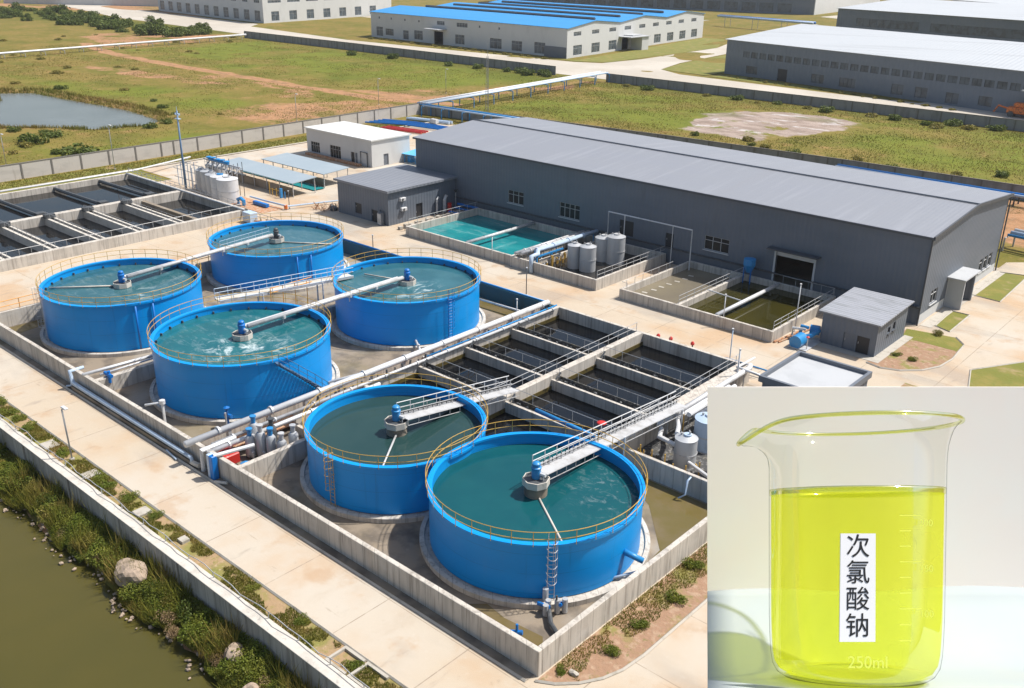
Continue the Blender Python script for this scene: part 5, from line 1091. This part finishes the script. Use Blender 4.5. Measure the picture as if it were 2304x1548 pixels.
q.build_each('side_pipe','rail',pt)
t = thing('wall_top_pipe', 'thick pale pipe lying along the right-hand side of the dark basin wall', 'pipe', (-39.2,60,0)); MB().tube([(-39.2,64,1.9),(-39.2,80,2.1),(-39.6,80.9,2.0)],.27,10).build('pipe_run','white_steel',t,smooth=True)
q = MB()
for k in range(8): q.cyl((-39.2,65+k*2,.1),(-39.2,65+k*2,1.8),.07,n=5)
q.build_each('support','rail',t)
# ------------------------------------------------------------------ river wall
t = thing('river_wall', 'long concrete retaining wall with a sagging wire rail between the river bank and the path', 'wall', (-60,26.5,0))
w = MB(); w.box(-430,60,26.15,26.9,-3.2,.12); w.build('wall','concrete',t,bevel=.03)
MB().box(-430,60,26.07,26.93,.12,.2).build('coping','concrete_top',t,bevel=.02)
for k in range(10):
    x = -104+k*8.3
    if x < -28: MB().box(x,x+.3,26.04,26.15,-3.2,.06).build('pilaster','concrete',t)
P = []
for k in range(75):
    x = -104+k*1.05; P.append((x, 26.9+.06*math.sin(k*1.7), .62+.10*math.sin(k*.9)+.06*math.sin(k*2.3)))
wr = MB(); wr.tube(P,.032,5)
for k in range(0,75,3): wr.cyl((P[k][0],26.88,.1),P[k],.035,n=5)
wr.build('wire_rail','rail',t)
struct('drain_cover', MB().box(-78,-76.6,27.1,28.3,.03,.13).box(-70.5,-69.4,27.1,28.4,.03,.15).box(-62.2,-61.2,27.2,28.3,.03,.2).box(-56.4,-55.7,27.6,28.2,.03,.25), 'kerb')
t = thing('planter_frame', 'row of open concrete boxes in the verge at the bottom edge by the river wall', 'boxes', (-38,27.8,0)); q = MB()
for k in range(2):
    x = -38.5+k*2.1; q.box(x,x+1.9,26.95,27.1,0,.22).box(x,x+1.9,28.4,28.6,0,.22).box(x,x+.18,27.1,28.4,0,.22)
q.build('concrete_rim','kerb',t)
# ------------------------------------------------------------------ vegetation
def leafcloud(seed, r, n, size, flat=.75, lobes=6, up=.3):
    g = np.random.RandomState(seed)
    c = np.stack([g.uniform(-.55,.55,lobes)*r, g.uniform(-.55,.55,lobes)*r, g.uniform(.15,.75,lobes)*r*flat], -1); cr = g.uniform(.35,.65,lobes)*r
    k = g.randint(0,lobes,n); d = g.normal(size=(n,3)); d /= np.linalg.norm(d,axis=1)[:,None]
    p = c[k]+d*(cr[k]*(g.uniform(.35,1.08,n)**.6))[:,None]*np.array([1,1,flat])
    p = p[p[:,2] > .02]; n = len(p)
    nr = d[:n]*.6+g.normal(size=(n,3))*.7+np.array([0,0,up]); nr /= np.linalg.norm(nr,axis=1)[:,None]
    a = np.cross(nr, g.normal(size=(n,3))); a /= np.linalg.norm(a,axis=1)[:,None]; b_ = np.cross(nr,a)
    s = size*g.uniform(.6,1.4,n)[:,None]
    v = np.stack([p-a*s*.5, p+b_*s*.32+nr*s*.08, p+a*s*.6, p-b_*s*.32+nr*s*.08], 1).reshape(-1,3)
    return v
def quadmesh(name, v, mt, k=4):
    me = bpy.data.meshes.new(name); n = len(v)//k
    me.vertices.add(len(v)); me.vertices.foreach_set('co', v.astype(np.float32).ravel())
    me.loops.add(len(v)); me.loops.foreach_set('vertex_index', np.arange(len(v)))
    me.polygons.add(n); me.polygons.foreach_set('loop_start', np.arange(0,len(v),k)); me.polygons.foreach_set('loop_total', np.full(n,k))
    me.update(calc_edges=True); me.materials.append(M[mt]); return me
def stems(seed, r):
    g = random.Random(seed); m = MB()
    for _ in range(6):
        a = g.uniform(0,6.28); m.cyl((0,0,-.2),(math.cos(a)*r*.45,math.sin(a)*r*.45,r*.6),.035*max(1,r*.5),.012,n=4,caps=False)
    me = bpy.data.meshes.new('stems'); me.from_pydata(m.v,[],m.f); me.materials.append(M['bark']); return me
SH = {}
for i,(kk,mt,n,s,fl) in enumerate((('bright','leaf1',2600,.13,.8),('dark','leaf2',2600,.13,.8),('dry','leaf3',1500,.11,.7),('olive','leaf4',2600,.12,.75),('tufty','leaf1',1700,.16,.55))):
    SH[kk] = (quadmesh('foliage_'+kk, leafcloud(100+i,1.,n,s*.8,fl), mt), stems(200+i,1.))
for i,(kk,mt,n,s,fl) in enumerate((('farbush','leaf2',700,.22,.8),('farolive','leaf4',600,.22,.7),('fartree','leaf2',1100,.16,1.0))):
    SH[kk] = (quadmesh('foliage_'+kk, leafcloud(130+i,1.,n,s,fl), mt), stems(230+i,1.))
def shrub(kind, x, y, z, s, label, group, name='shrub', cat='shrub', sz=1.):
    t = thing(name, label, cat, (x,y,z), group); t.rotation_euler = (0,0,rnd.uniform(0,6.28)); t.scale = (s*rnd.uniform(.85,1.2), s*rnd.uniform(.85,1.2), s*sz)
    f = bpy.data.objects.new('foliage', SH[kind][0]); C.objects.link(f); f.parent = t
    g = bpy.data.objects.new('stem', SH[kind][1]); C.objects.link(g); g.parent = t
ORD = ['first','second','third','fourth','fifth','sixth','seventh','eighth','ninth','tenth','eleventh','twelfth','thirteenth','fourteenth','fifteenth','sixteenth','seventeenth','eighteenth','nineteenth','twentieth','twenty-first','twenty-second','twenty-third','twenty-fourth','twenty-fifth','twenty-sixth','twenty-seventh','twenty-eighth','twenty-ninth','thirtieth','thirty-first','thirty-second','thirty-third','thirty-fourth']
KW = {'bright':'bright green leafy','dark':'dark green dense','dry':'dry pinkish-brown','olive':'olive green loose','tufty':'low tufty green'}
BX = -57.6
L1 = [(-82.5,25.2,'dark',1.6),(-80.3,24.5,'olive',1.5),(-78.2,25.3,'bright',1.3),(-76.6,24.2,'bright',1.5),(-74.6,25.1,'olive',1.5),(-72.9,24.2,'dry',1.0),(-71.4,25.2,'dark',1.5),(-70.2,24.3,'olive',1.4),(-68.4,25.1,'olive',1.3),(-67.2,24.0,'dry',1.0),(-66.0,24.9,'bright',1.5),(-64.4,24.3,'olive',1.4),(-63.0,25.2,'tufty',1.5),(-61.9,24.1,'dry',1.1),(-60.7,24.8,'bright',1.5),(-59.6,25.5,'dark',1.2)]
L2 = [(-56.0,24.0,'bright',1.3),(-54.9,25.2,'dark',1.4),(-53.4,24.5,'olive',1.3),(-51.9,23.9,'dry',1.2),(-50.7,25.3,'dark',1.5),(-50.4,23.4,'dry',.9),(-48.9,24.3,'bright',1.6),(-47.3,25.4,'dark',1.3),(-45.9,24.0,'dry',.9),(-44.3,24.2,'bright',1.5),(-43.2,25.4,'olive',1.3),(-41.5,24.5,'dry',1.2),(-39.9,25.3,'olive',1.3),(-38.2,24.3,'bright',1.2),(-36.6,25.1,'olive',1.3)]
for L_, side in ((L1,'upstream'),(L2,'downstream')):
    LL = sorted(L_, key=lambda q: abs(q[0]-BX))
    for i,(x,y,k,s) in enumerate(LL): shrub(k, x, y, -2.5, s*.86, f'{KW[k]} bush on the river bank, {ORD[i]} {side} of the big boulder', 'bushes along the river bank')
for (x,y,r,lab,sd) in ((BX,24.5,1.15,'big pinkish boulder on the bank against the river wall',3),(-45.2,24.9,.8,'smaller pink-brown boulder on the bank between two green bushes',5),(-41.6,23.7,.6,'grey stone at the water edge near the bottom of the view',8)):
    o = tag(MB().blob((x,y,-1.75 if r > 1 else -2.1),r,sd,3,.16,(1.2,.9,.8)).build('boulder','rock',smooth=False),lab,'boulder','stones on the river bank')
st = MB()
for _ in range(300):
    x = rnd.uniform(-92,-33); y = 23.3+rnd.gauss(0,.5)+.5*math.sin(x*.6)+(.7 if x > -46 else 0)
    st.blob((x,y,-2.95+max(0,(y-23))*.25),rnd.uniform(.05,.2),rnd.randint(0,999),1,.2)
struct('bank_stones', st, 'rock', kind='stuff')
vp = [(-88.5,28.0,'bright',.9),(-86.0,27.8,'tufty',.9),(-84.2,28.1,'bright',.8),(-81.8,27.8,'tufty',.8),(-79.4,27.8,'olive',.55),(-74.9,27.8,'tufty',.7),(-68.6,28.0,'bright',.8),(-67.3,27.8,'tufty',.8),(-64.2,28.1,'bright',.7),(-60.4,28.2,'bright',.6),(-56.9,27.8,'olive',.6),(-47.7,28.1,'tufty',.5),(-42.4,28.3,'bright',.6),(-36.9,27.9,'tufty',.6)]
for i,(x,y,k,s) in enumerate(vp): shrub(k,x,y,.0,s,f'{KW[k]} plant on the narrow verge, {ORD[i]} from the upstream end','plants along the verge',sz=.8)
for i,(x,y,k,s) in enumerate(((-27.4,35.9,'tufty',.45),(-26.2,39.4,'bright',.5),(-26.3,42.6,'tufty',.6),(-26.0,46.5,'tufty',.7),(-27.2,50.5,'tufty',.8),(-29.7,98.2,'bright',.5),(-30.2,107.6,'olive',.7),(-31.4,98.5,'tufty',.5))):
    shrub(k,x,y,.04,s,['tiny tuft at the wall corner beside a grey stone','dark round tuft halfway along the dirt verge','green tuft against the dirt verge curb','wide tuft in the green part of the dirt verge','tuft near the far end of the dirt verge','small green plant in the brown hut garden','young tree-like shrub on the lawn behind the hut','low tuft on the soil beside the hut'][i],'small plants in the right-hand verges')
tag(MB().blob((-26.7,36.3,.1),.3,4,2,.15,(1.3,.8,.6)).build('stone','kerb'),'pale grey stone lying in the dirt verge near the wall corner','stone')
fb = [(-210.4,82.4),(-213.5,85),(-217.8,91.5),(-205.2,77.5),(-199,84),(-193.8,86.0),(-191,90),(-226.5,126.5),(-250.5,133.7),(-275.8,138.4),(-290.5,126.3),(-238.4,129.5),(-219.0,134.4),(-216,118),(-213,112),(-310.6,121.8),(-224,92),(-230,88)]
for i,(x,y) in enumerate(fb): shrub('farbush' if i%3 else 'farolive',x,y,-.2,rnd.uniform(2.,3.2) if i in (0,1,2,5) else rnd.uniform(1.1,2.0),f'dark bush round the pond, {ORD[i]} counted from the leaning pole','bushes round the pond',name='bush',cat='bush',sz=.85)
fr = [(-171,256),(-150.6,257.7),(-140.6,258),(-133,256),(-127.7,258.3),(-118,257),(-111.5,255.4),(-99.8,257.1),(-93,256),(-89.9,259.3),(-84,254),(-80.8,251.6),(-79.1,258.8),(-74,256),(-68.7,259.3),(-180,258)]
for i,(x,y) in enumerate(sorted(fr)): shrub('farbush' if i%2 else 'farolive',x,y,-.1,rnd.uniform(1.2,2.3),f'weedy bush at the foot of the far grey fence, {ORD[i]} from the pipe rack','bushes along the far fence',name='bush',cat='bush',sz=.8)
fm = [(-102.1,196.1),(-105.5,200.8),(-98,195),(-77.9,196.7),(-58.0,197.6),(-51.,203),(-90,192),(-69,193),(-118,198)]
for i,(x,y) in enumerate(sorted(fm)): shrub('farolive' if i%2 else 'farbush',x,y,-.1,rnd.uniform(.9,1.7),f'small bush in the field behind the hall fence, {ORD[i]} from the tall lattice mast','bushes behind the hall fence',name='bush',cat='bush')
fl_ = [(-220.6,256.4),(-217.4,260.5),(-213.5,258),(-226,259),(-232,258),(-245,257),(-258,255),(-290,256),(-310,252)]
for i,(x,y) in enumerate(sorted(fl_,reverse=True)): shrub('farbush',x,y,-.1,rnd.uniform(1.6,2.6),f'dark bush along the fence facing the blue-roofed warehouse, {ORD[i]} from the road crossing','bushes along the middle fence',name='bush',cat='bush')
g5 = random.Random(12)
for k in range(84):
    f = g5.random(); x = -640+215*f+g5.uniform(-8,8); y = 246+g5.uniform(-14,32)*(1.1-.3*f)
    shrub('fartree' if k%3 else 'farbush',x,y,-.4,g5.uniform(2.6,5.2),'dark green tree in the dense scrub beyond the long pale pipe','trees of the far scrub','scrub_tree','tree',sz=g5.uniform(.7,1.0))
for k in range(46):
    x = -430+g5.random()*120-40*(k%2); y = g5.uniform(150,262) if k%2 else g5.uniform(120,180)
    if x > -400 and 170 < y < 198: continue
    shrub('farolive',x,y,-.1,g5.uniform(1.0,2.2),'low olive bush scattered in the field on both sides of the long pale pipe','low bushes of the left field','bush','bush',sz=.7)
for k in range(26):
    x = -365+4.6*k+g5.uniform(-1,1); y = 306.5-(x+365)*.05+g5.uniform(-1.5,1.5)
    if k in (9,): continue
    shrub('farolive',x,y,0,g5.uniform(.7,1.6),'weedy shrub in the strip along the long side of the blue-roofed warehouse','shrubs before the blue-roofed warehouse','shrub','shrub',sz=.8)
for k in range(24):
    x = -170+4.1*k; y = 305.5-(x+170)*.235+g5.uniform(-1.5,1.)
    if -84 < x < -64: continue
    shrub('farolive',x,y,0,g5.uniform(.6,1.3),'weedy shrub along the foot of the grey warehouse','shrubs before the grey warehouse','shrub','shrub',sz=.8)
# grass and weeds nobody could count
def blades(name, X_, Y_, Z_, h, w, mt, seed, lean=.35):
    g = np.random.RandomState(seed); n = len(X_); a = g.uniform(0,2*np.pi,n); hh = h*g.uniform(.5,1.3,n); ww = w*g.uniform(.6,1.3,n)
    p = np.stack([X_,Y_,Z_],-1); d = np.stack([np.cos(a),np.sin(a),np.zeros(n)],-1)*ww[:,None]
    tip = p+np.stack([g.normal(0,lean,n)*hh, g.normal(0,lean,n)*hh, hh],-1)
    v = np.stack([p-d*.5,p+d*.5,tip],1).reshape(-1,3)
    o = bpy.data.objects.new(name, quadmesh(name, v, mt, 3)); C.objects.link(o); o['kind'] = 'stuff'; return o
def ground_z(x, y):
    xi = np.clip(np.searchsorted(xs,x)-1,0,nx-2); yi = np.clip(np.searchsorted(ys,y)-1,0,ny-2); return Z[yi,xi]
g = np.random.RandomState(3)
x = g.uniform(-95,-32,60000); y = g.uniform(22.9,26.1,60000); keep = (fbm(x,y,2.2,31) > .44)&(y > 23.2+.5*np.sin(x*.6))
blades('bank_grass', x[keep], y[keep], -2.9+np.clip((y[keep]-23),0,2.8)*.27, .62, .07, 'grass', 5)
x = g.uniform(-95,-32,190000); y = g.uniform(23.1,26.0,190000); hh = .25+1.7*np.clip(fbm(x,y,1.9,51)-.25,0,1)*np.clip((y-23.)/1.2,0,1); u = g.uniform(0,1,190000)**.6
keep = (fbm(x,y,2.6,53) > .30)&(y > 23.4+.5*np.sin(x*.6)+.4*np.sin(x*1.7))
p = np.stack([x,y,-2.85+np.clip(y-23,0,2.8)*.27+hh*u],-1)[keep]; n = len(p)
nr = g.normal(size=(n,3))*.7+np.array([0,-.2,.6]); nr /= np.linalg.norm(nr,axis=1)[:,None]; a_ = np.cross(nr,g.normal(size=(n,3))); a_ /= np.linalg.norm(a_,axis=1)[:,None]; b_ = np.cross(nr,a_); s_ = .11*g.uniform(.6,1.4,n)[:,None]
o = bpy.data.objects.new('bank_weeds', quadmesh('bank_weeds', np.stack([p-a_*s_*.5,p+b_*s_*.32,p+a_*s_*.6,p-b_*s_*.32],1).reshape(-1,3), 'leaf1')); C.objects.link(o); o['kind'] = 'stuff'
x = g.uniform(-100,-32,42000); y = g.uniform(27.0,28.6,42000); keep = fbm(x,y,1.8,33) > .47
xt = g.uniform(-95,-32,9000); yt_ = g.uniform(23.4,26.0,9000); kt = fbm(xt,yt_,1.6,71) > .5
blades('bank_reeds', xt[kt], yt_[kt], -2.8+np.clip((yt_[kt]-23),0,2.8)*.27, 1.75, .09, 'grass', 15, .28)
blades('verge_grass', x[keep], y[keep], np.full(keep.sum(),.03), .20, .06, 'grass', 6)
x = g.uniform(-28,-24.7,16000); y = g.uniform(36,60,16000); keep = (fbm(x,y,2.5,35)+.012*(y-44)-.08*(x+26.4) > .55)
blades('dirt_verge_grass', x[keep], y[keep], np.full(keep.sum(),.04), .17, .06, 'grass', 7)
x = g.uniform(-420,-186,150000); y = g.uniform(60,262,150000)
keep = (fbm(x,y,9,41)+g.uniform(-.3,.3,150000) > .5)&(polydist(x,y,POND) > 2)&(segd(x,y,[(-420,196),(-372,186),(-277,181.5),(-192,190)]) > 4)&(x < -188)&(fbm(x,y,14,20) < .62)
blades('field_weeds', x[keep], y[keep], ground_z(x[keep],y[keep])-.05, .30, .22, 'weed', 8, .5)
x = g.uniform(-190,-20,90000); y = g.uniform(187,261,90000)
keep = (fbm(x,y,8,43)+g.uniform(-.3,.3,90000) > .5)&(polydist(x,y,pp) > 1)&(x > -190+(y-172)*-.02)
blades('right_field_weeds', x[keep], y[keep], ground_z(x[keep],y[keep])-.05, .32, .22, 'weed', 9, .5)
x = np.concatenate([g.uniform(-180,-173.8,14000), g.uniform(-186,60,9000), g.uniform(-180,-120,9000)]); y = np.concatenate([g.uniform(45,168,14000), g.uniform(173,178,9000), g.uniform(166,175,9000)])
blades('fence_foot_grass', x, y, np.full(len(x),.02), .24, .16, 'grass', 10, .5)
x = g.uniform(-310,-214,60000); y = g.uniform(78,128,60000); q_ = polydist(x,y,POND); keep = (q_ > -.8)&(q_ < 4.5)&(fbm(x,y,6,61) > .36)
blades('pond_reeds', x[keep], y[keep], ground_z(x[keep],y[keep])-.3, 1.1, .3, 'weed', 12, .3)
# ------------------------------------------------------------------ the beaker display on its raised stage
FF = Vector((-0.61081722,0.69259191,-0.38369098)); RR = Vector((0.74604084,0.66575148,0.01407252)); UU = Vector((-0.26518935,0.2776534,0.92335432))
ORG = Vector((0,0,40))+FF*36
def DP(x, y, z): return (ORG+RR*x+UU*y-FF*z)[:]
dsp = thing('display_stage', 'big white curved display stage and backdrop on steel posts, carrying the beaker', 'display', (ORG+RR*16-UU*12)[:])
def white(name, col, c2): return mat(name, col, [(c2,(.35,),.4,.7,.6)], .75)
M['backdrop'] = white('backdrop_white', (.88,.80,.735), (.86,.825,.77)); M['stage_floor'] = white('stage_floor_white', (.40,.445,.45), (.43,.46,.43))
k_ = 440/2137.47
def row(y, z, x1=25.5): return [DP(k_*(36-z), y, z), DP(x1, y, z)]
prof = [(-11.19,-7.0),(-11.35,-6.75),(-11.75,-6.2),(-12.35,-5.2),(-12.85,-4.1),(-13.16,-2.9),(-12.95,-1.5),(-12.38,1.04),(-11.4,5.94)]
fm_ = MB(); V_ = []; ns = 14
for (y,z) in prof:
    a_, b2 = row(y,z)
    for s in range(ns+1):
        q = Vector(a_).lerp(Vector(b2), s/ns)
        if (y,z) == prof[0]: q += UU*(.22*(s/ns)+.10*math.sin(s*.8))
        V_.append(q[:])
nP = len(prof)
fm_.add(V_, [(i*(ns+1)+s, (i+1)*(ns+1)+s, (i+1)*(ns+1)+s+1, i*(ns+1)+s+1) for i in range(nP-1) for s in range(ns)])
fo = fm_.build('stage_floor','stage_floor',dsp,smooth=True)
so_ = fo.modifiers.new('thick','SOLIDIFY'); so_.thickness = .08; so_.offset = -1
bk = MB(); xa, xb = k_*43, 25.5; yt = -97/2137.47*43
bk.add([DP(xa,-13.4,-7.05),DP(xb,-13.4,-7.05),DP(xb,yt,-7.05),DP(xa,yt,-7.05),DP(xa+.1,-13.4,-7.4),DP(xb,-13.4,-7.4),DP(xb,yt,-7.4),DP(xa+.1,yt,-7.4)],[(0,1,2,3),(7,6,5,4),(3,2,6,7),(0,3,7,4),(1,5,6,2),(0,4,5,1)])
bk.build('backdrop_panel','backdrop',dsp)
for (x,z) in ((12,-6.6),(23,-6.6),(12,2.),(22,2.)):
    p = Vector(DP(x,-13.3 if z < 0 else -12.4,z)); MB().cyl(p[:],(p.x,p.y,-.1),.25,n=10).build('post','steel',dsp)
# beaker
th = math.atan(7.18/36); cU = (0,math.cos(th),-math.sin(th)); cW = (0,math.sin(th),math.cos(th)); BC = (13.0,-7.18,0)
def BP(r, ph, s, ex=0, wx=0):
    x = BC[0]+.078*s+r*math.cos(ph)+ex; w_ = r*math.sin(ph)+wx
    return DP(x, BC[1]+cU[1]*s+cW[1]*w_, BC[2]+cU[2]*s+cW[2]*w_)
RB = 3.30
bk_t = thing('beaker', 'glass beaker of bright yellow-green liquid with a white label of four black Chinese characters', 'beaker', BP(0,0,-5.2))
def glassmat(name, base, edge, gl=.06, base_f=.06, sheen=.5):
    m, nt, out = _nt(name)
    lw = N(nt,'ShaderNodeLayerWeight'); lw.inputs[0].default_value = .35
    fac = ramp(nt, lw.outputs['Facing'], .72, 1.0)
    tr = N(nt,'ShaderNodeBsdfTransparent'); nt.links.new(mixc(nt, fac, base, edge), tr.inputs[0])
    g_ = N(nt,'ShaderNodeBsdfGlossy'); g_.inputs['Roughness'].default_value = gl; g_.inputs[0].default_value = (1,1,1,1)
    f2 = mth(nt,'ADD', mth(nt,'MULTIPLY', lw.outputs['Fresnel'], sheen), base_f)
    mx = N(nt,'ShaderNodeMixShader'); nt.links.new(f2, mx.inputs[0]); nt.links.new(tr.outputs[0], mx.inputs[1]); nt.links.new(g_.outputs[0], mx.inputs[2])
    nt.links.new(mx.outputs[0], out.inputs[0]); return m
M['glass'] = glassmat('thin_glass', (.985,.985,.975), (.06,.06,.04), .03, .006, .13)  # near-black edge colour paints in a dark reflection along the glass outline
M['glass_rim'] = glassmat('rim_glass', (.88,.90,.42), (.50,.53,.16), .08, .08, .4)
m, nt, out = _nt('yellow_green_liquid')
tr = N(nt,'ShaderNodeBsdfTransparent'); tr.inputs[0].default_value = (.96,.985,.34,1)
gP = N(nt,'ShaderNodeNewGeometry').outputs['Position']
dt = N(nt,'ShaderNodeVectorMath'); dt.operation = 'DOT_PRODUCT'; nt.links.new(gP, dt.inputs[0]); dt.inputs[1].default_value = UU[:]
zb = Vector(BP(0,0,-5.2)).dot(UU); zt = Vector(BP(0,0,1.6)).dot(UU)
lo_ = ramp(nt, dt.outputs['Value'], zb+1.0, zb+4.6)
colr = mixc(nt, ramp(nt, noise(nt,(.35,),3), .4,.65), (.88,.92,.07), (.92,.94,.10))
df = N(nt,'ShaderNodeBsdfDiffuse'); nt.links.new(colr, df.inputs[0]); tl = N(nt,'ShaderNodeBsdfTranslucent'); nt.links.new(colr, tl.inputs[0])
a1 = N(nt,'ShaderNodeMixShader'); a1.inputs[0].default_value = .5; nt.links.new(df.outputs[0],a1.inputs[1]); nt.links.new(tl.outputs[0],a1.inputs[2])
a2 = N(nt,'ShaderNodeMixShader'); a2.inputs[0].default_value = .28; nt.links.new(tr.outputs[0],a2.inputs[1]); nt.links.new(a1.outputs[0],a2.inputs[2])
nt.links.new(a2.outputs[0], out.inputs[0]); M['liquid'] = m
nS = 96
def surf(prof, fn=None, closed_bottom=True):
    vs = []; fs = []
    for j,(r,s) in enumerate(prof):
        for i in range(nS):
            ph = 2*math.pi*i/nS; rr_ = r; ss = s
            if fn: rr_, ss = fn(r,s,ph)
            vs.append(BP(rr_,ph,ss))
    for j in range(len(prof)-1):
        for i in range(nS): fs.append((j*nS+i, j*nS+(i+1)%nS, (j+1)*nS+(i+1)%nS, (j+1)*nS+i))
    if closed_bottom: fs.append(tuple(range(nS))[::-1])
    return vs, fs
def spout(r, s, ph):
    d = (ph-math.pi*.98)
    gk = math.exp(-(abs(d)/.24)**1.6); k = max(0,min(1,(s-2.7)/1.35))
    return r+.84*gk*k**.8, s-.80*gk*k*k
body = [(2.0,-5.22),(2.5,-5.18),(2.75,-5.02),(2.92,-4.74),(3.0,-4.3),(3.05,-3.6)]+[(3.08+.0125*k, -3.0+.5*k) for k in range(12)]+[(3.24,2.85),(3.28,3.2),(3.36,3.5),(3.46,3.78),(3.60,3.98),(3.76,4.14)]
v, f = surf(body, spout); MB().add(v,f).build('glass_wall','glass',bk_t,smooth=True)
ring = []
for i in range(nS):
    ph = 2*math.pi*i/nS; r_, s_ = spout(3.76,4.14,ph); ring.append(BP(r_,ph,s_))
MB().tube(ring,.085,8,True).build('rim','glass_rim',bk_t,smooth=True)
liq = [(1.9,-5.08),(2.42,-5.04),(2.68,-4.9),(2.84,-4.65),(2.92,-4.25),(2.97,-3.6)]+[(3.00+.0125*k,-3.0+.5*k) for k in range(9)]+[(3.11,1.5),(3.11,1.60)]
v, f = surf(liq); f.append(tuple(range((len(liq)-1)*nS, len(liq)*nS))); MB().add(v,f).build('liquid','liquid',bk_t,smooth=True,autosmooth=50)
v, f = surf([(3.16,1.44),(3.18,1.56),(3.18,1.66),(3.10,1.62),(3.09,1.48)], None, False); MB().add(v,f).build('meniscus','glass_rim',bk_t,smooth=True)
v, f = surf([(2.7,-5.0),(2.4,-5.1),(1.5,-4.9),(.3,-4.8)], None, False); MB().add(v,f).build('thick_base','glass_rim',bk_t,smooth=True)
# label plate
lx0, lx1 = -1.15-.6, -1.15+.6; lw_ = 3.55; ls0, ls1 = 0.0, -3.56
lp = MB(); c8 = [BP(0,0,s,x,w) for w in (lw_,lw_-.06) for x,s in ((lx0,ls1),(lx1,ls1),(lx1,ls0),(lx0,ls0))]
lp.add(c8,[(0,1,2,3),(7,6,5,4),(0,4,5,1),(1,5,6,2),(2,6,7,3),(3,7,4,0)])
M['label_white'] = mat('label_white', (.86,.86,.86), rough=.6); M['ink'] = mat('black_ink', (.008,.008,.008), rough=.6)
lab = lp.build('paper_label','label_white',bk_t)
def textmesh(name, s, size, cx, cs, w, mt, parent, ph=None):
    cu = bpy.data.curves.new(name,'FONT'); cu.body = s; cu.size = size; cu.align_x = 'CENTER'; cu.align_y = 'CENTER'; cu.extrude = .004
    tmp = bpy.data.objects.new(name+'_tmp', cu); C.objects.link(tmp); dg = bpy.context.evaluated_depsgraph_get()
    me = bpy.data.meshes.new_from_object(tmp.evaluated_get(dg)); bpy.data.objects.remove(tmp)
    vs = [BP(0,0,cs+v.co.y,cx+v.co.x,w+v.co.z) for v in me.vertices]; fs = [tuple(p.vertices) for p in me.polygons]
    b = MB(); b.add(vs,fs); return b.build(name, mt, parent)
for k,ch in enumerate('次氯酸钠'):
    textmesh('character', ch, .83, -1.15, -.47-.87*k, lw_+.012, 'ink', lab)
M['mark'] = mat('faint_mark', (.74,.80,.12), rough=.5)
textmesh('volume_mark','250ml',.55,-.75,-4.25,3.42,'mark',bk_t)
for k,(s,tx) in enumerate(((.35,'200'),(-1.2,'150'),(-2.7,'100'))):
    textmesh('scale_mark',tx,.32,1.35,s,3.15,'mark',bk_t)
gm = MB()
for k in range(9):
    s = .6-.52*k; L = .75 if k%3 == 0 else .4
    gm.add([BP(0,0,s,.35,3.36),BP(0,0,s,.35+L,3.3),BP(0,0,s+.025,.35+L,3.3),BP(0,0,s+.025,.35,3.36)],[(0,1,2,3)])
gm.build_each('scale_line','mark',bk_t)
# ------------------------------------------------------------------ light, sky, camera
S = Vector((.37,.52,1)).normalized()
sun = bpy.data.lights.new('sun','SUN'); sun.energy = 4.9; sun.angle = R_(1.2); sun.color = (1,.965,.91)
so = bpy.data.objects.new('sun', sun); C.objects.link(so); so.rotation_euler = S.to_track_quat('Z','Y').to_euler()
W = bpy.data.worlds.new('World'); bpy.context.scene.world = W; W.use_nodes = True; nt = W.node_tree; nt.nodes.clear()
sk = nt.nodes.new('ShaderNodeTexSky'); sk.sky_type = 'NISHITA'; sk.sun_disc = False; sk.sun_elevation = math.asin(S.z); sk.sun_rotation = math.atan2(S.x,S.y)
sk.air_density = 1.2; sk.dust_density = 2.5; sk.ozone_density = 1.
bg = nt.nodes.new('ShaderNodeBackground'); bg.inputs[1].default_value = .11; ow = nt.nodes.new('ShaderNodeOutputWorld')
nt.links.new(sk.outputs[0],bg.inputs[0]); nt.links.new(bg.outputs[0],ow.inputs[0])
cam = bpy.data.cameras.new('camera'); co = bpy.data.objects.new('camera', cam); C.objects.link(co)
cam.sensor_width = 36; cam.lens = 2137.47/2304*36; cam.clip_end = 6000; cam.clip_start = .5
mw = Matrix((( RR.x,UU.x,-FF.x,0),(RR.y,UU.y,-FF.y,0),(RR.z,UU.z,-FF.z,40),(0,0,0,1)))
co.matrix_world = mw; bpy.context.scene.camera = co
sc = bpy.context.scene; sc.view_settings.view_transform = 'Standard'; sc.view_settings.look = 'None'; sc.view_settings.exposure = 0.27; sc.view_settings.gamma = 1
sc.cycles.max_bounces = 8; sc.cycles.transparent_max_bounces = 16

# ------------------------------------------------------------------ thin haze
hz = MB().box(-2000,340,-400,2500,-6,60)
m, nt, out = _nt('haze'); pv = N(nt,'ShaderNodeVolumePrincipled'); pv.inputs['Color'].default_value = (.93,.95,1,1); pv.inputs['Density'].default_value = .00009; pv.inputs['Anisotropy'].default_value = .2
nt.links.new(pv.outputs[0], out.inputs['Volume'])
ho = hz.build('haze', m); ho['kind'] = 'stuff'
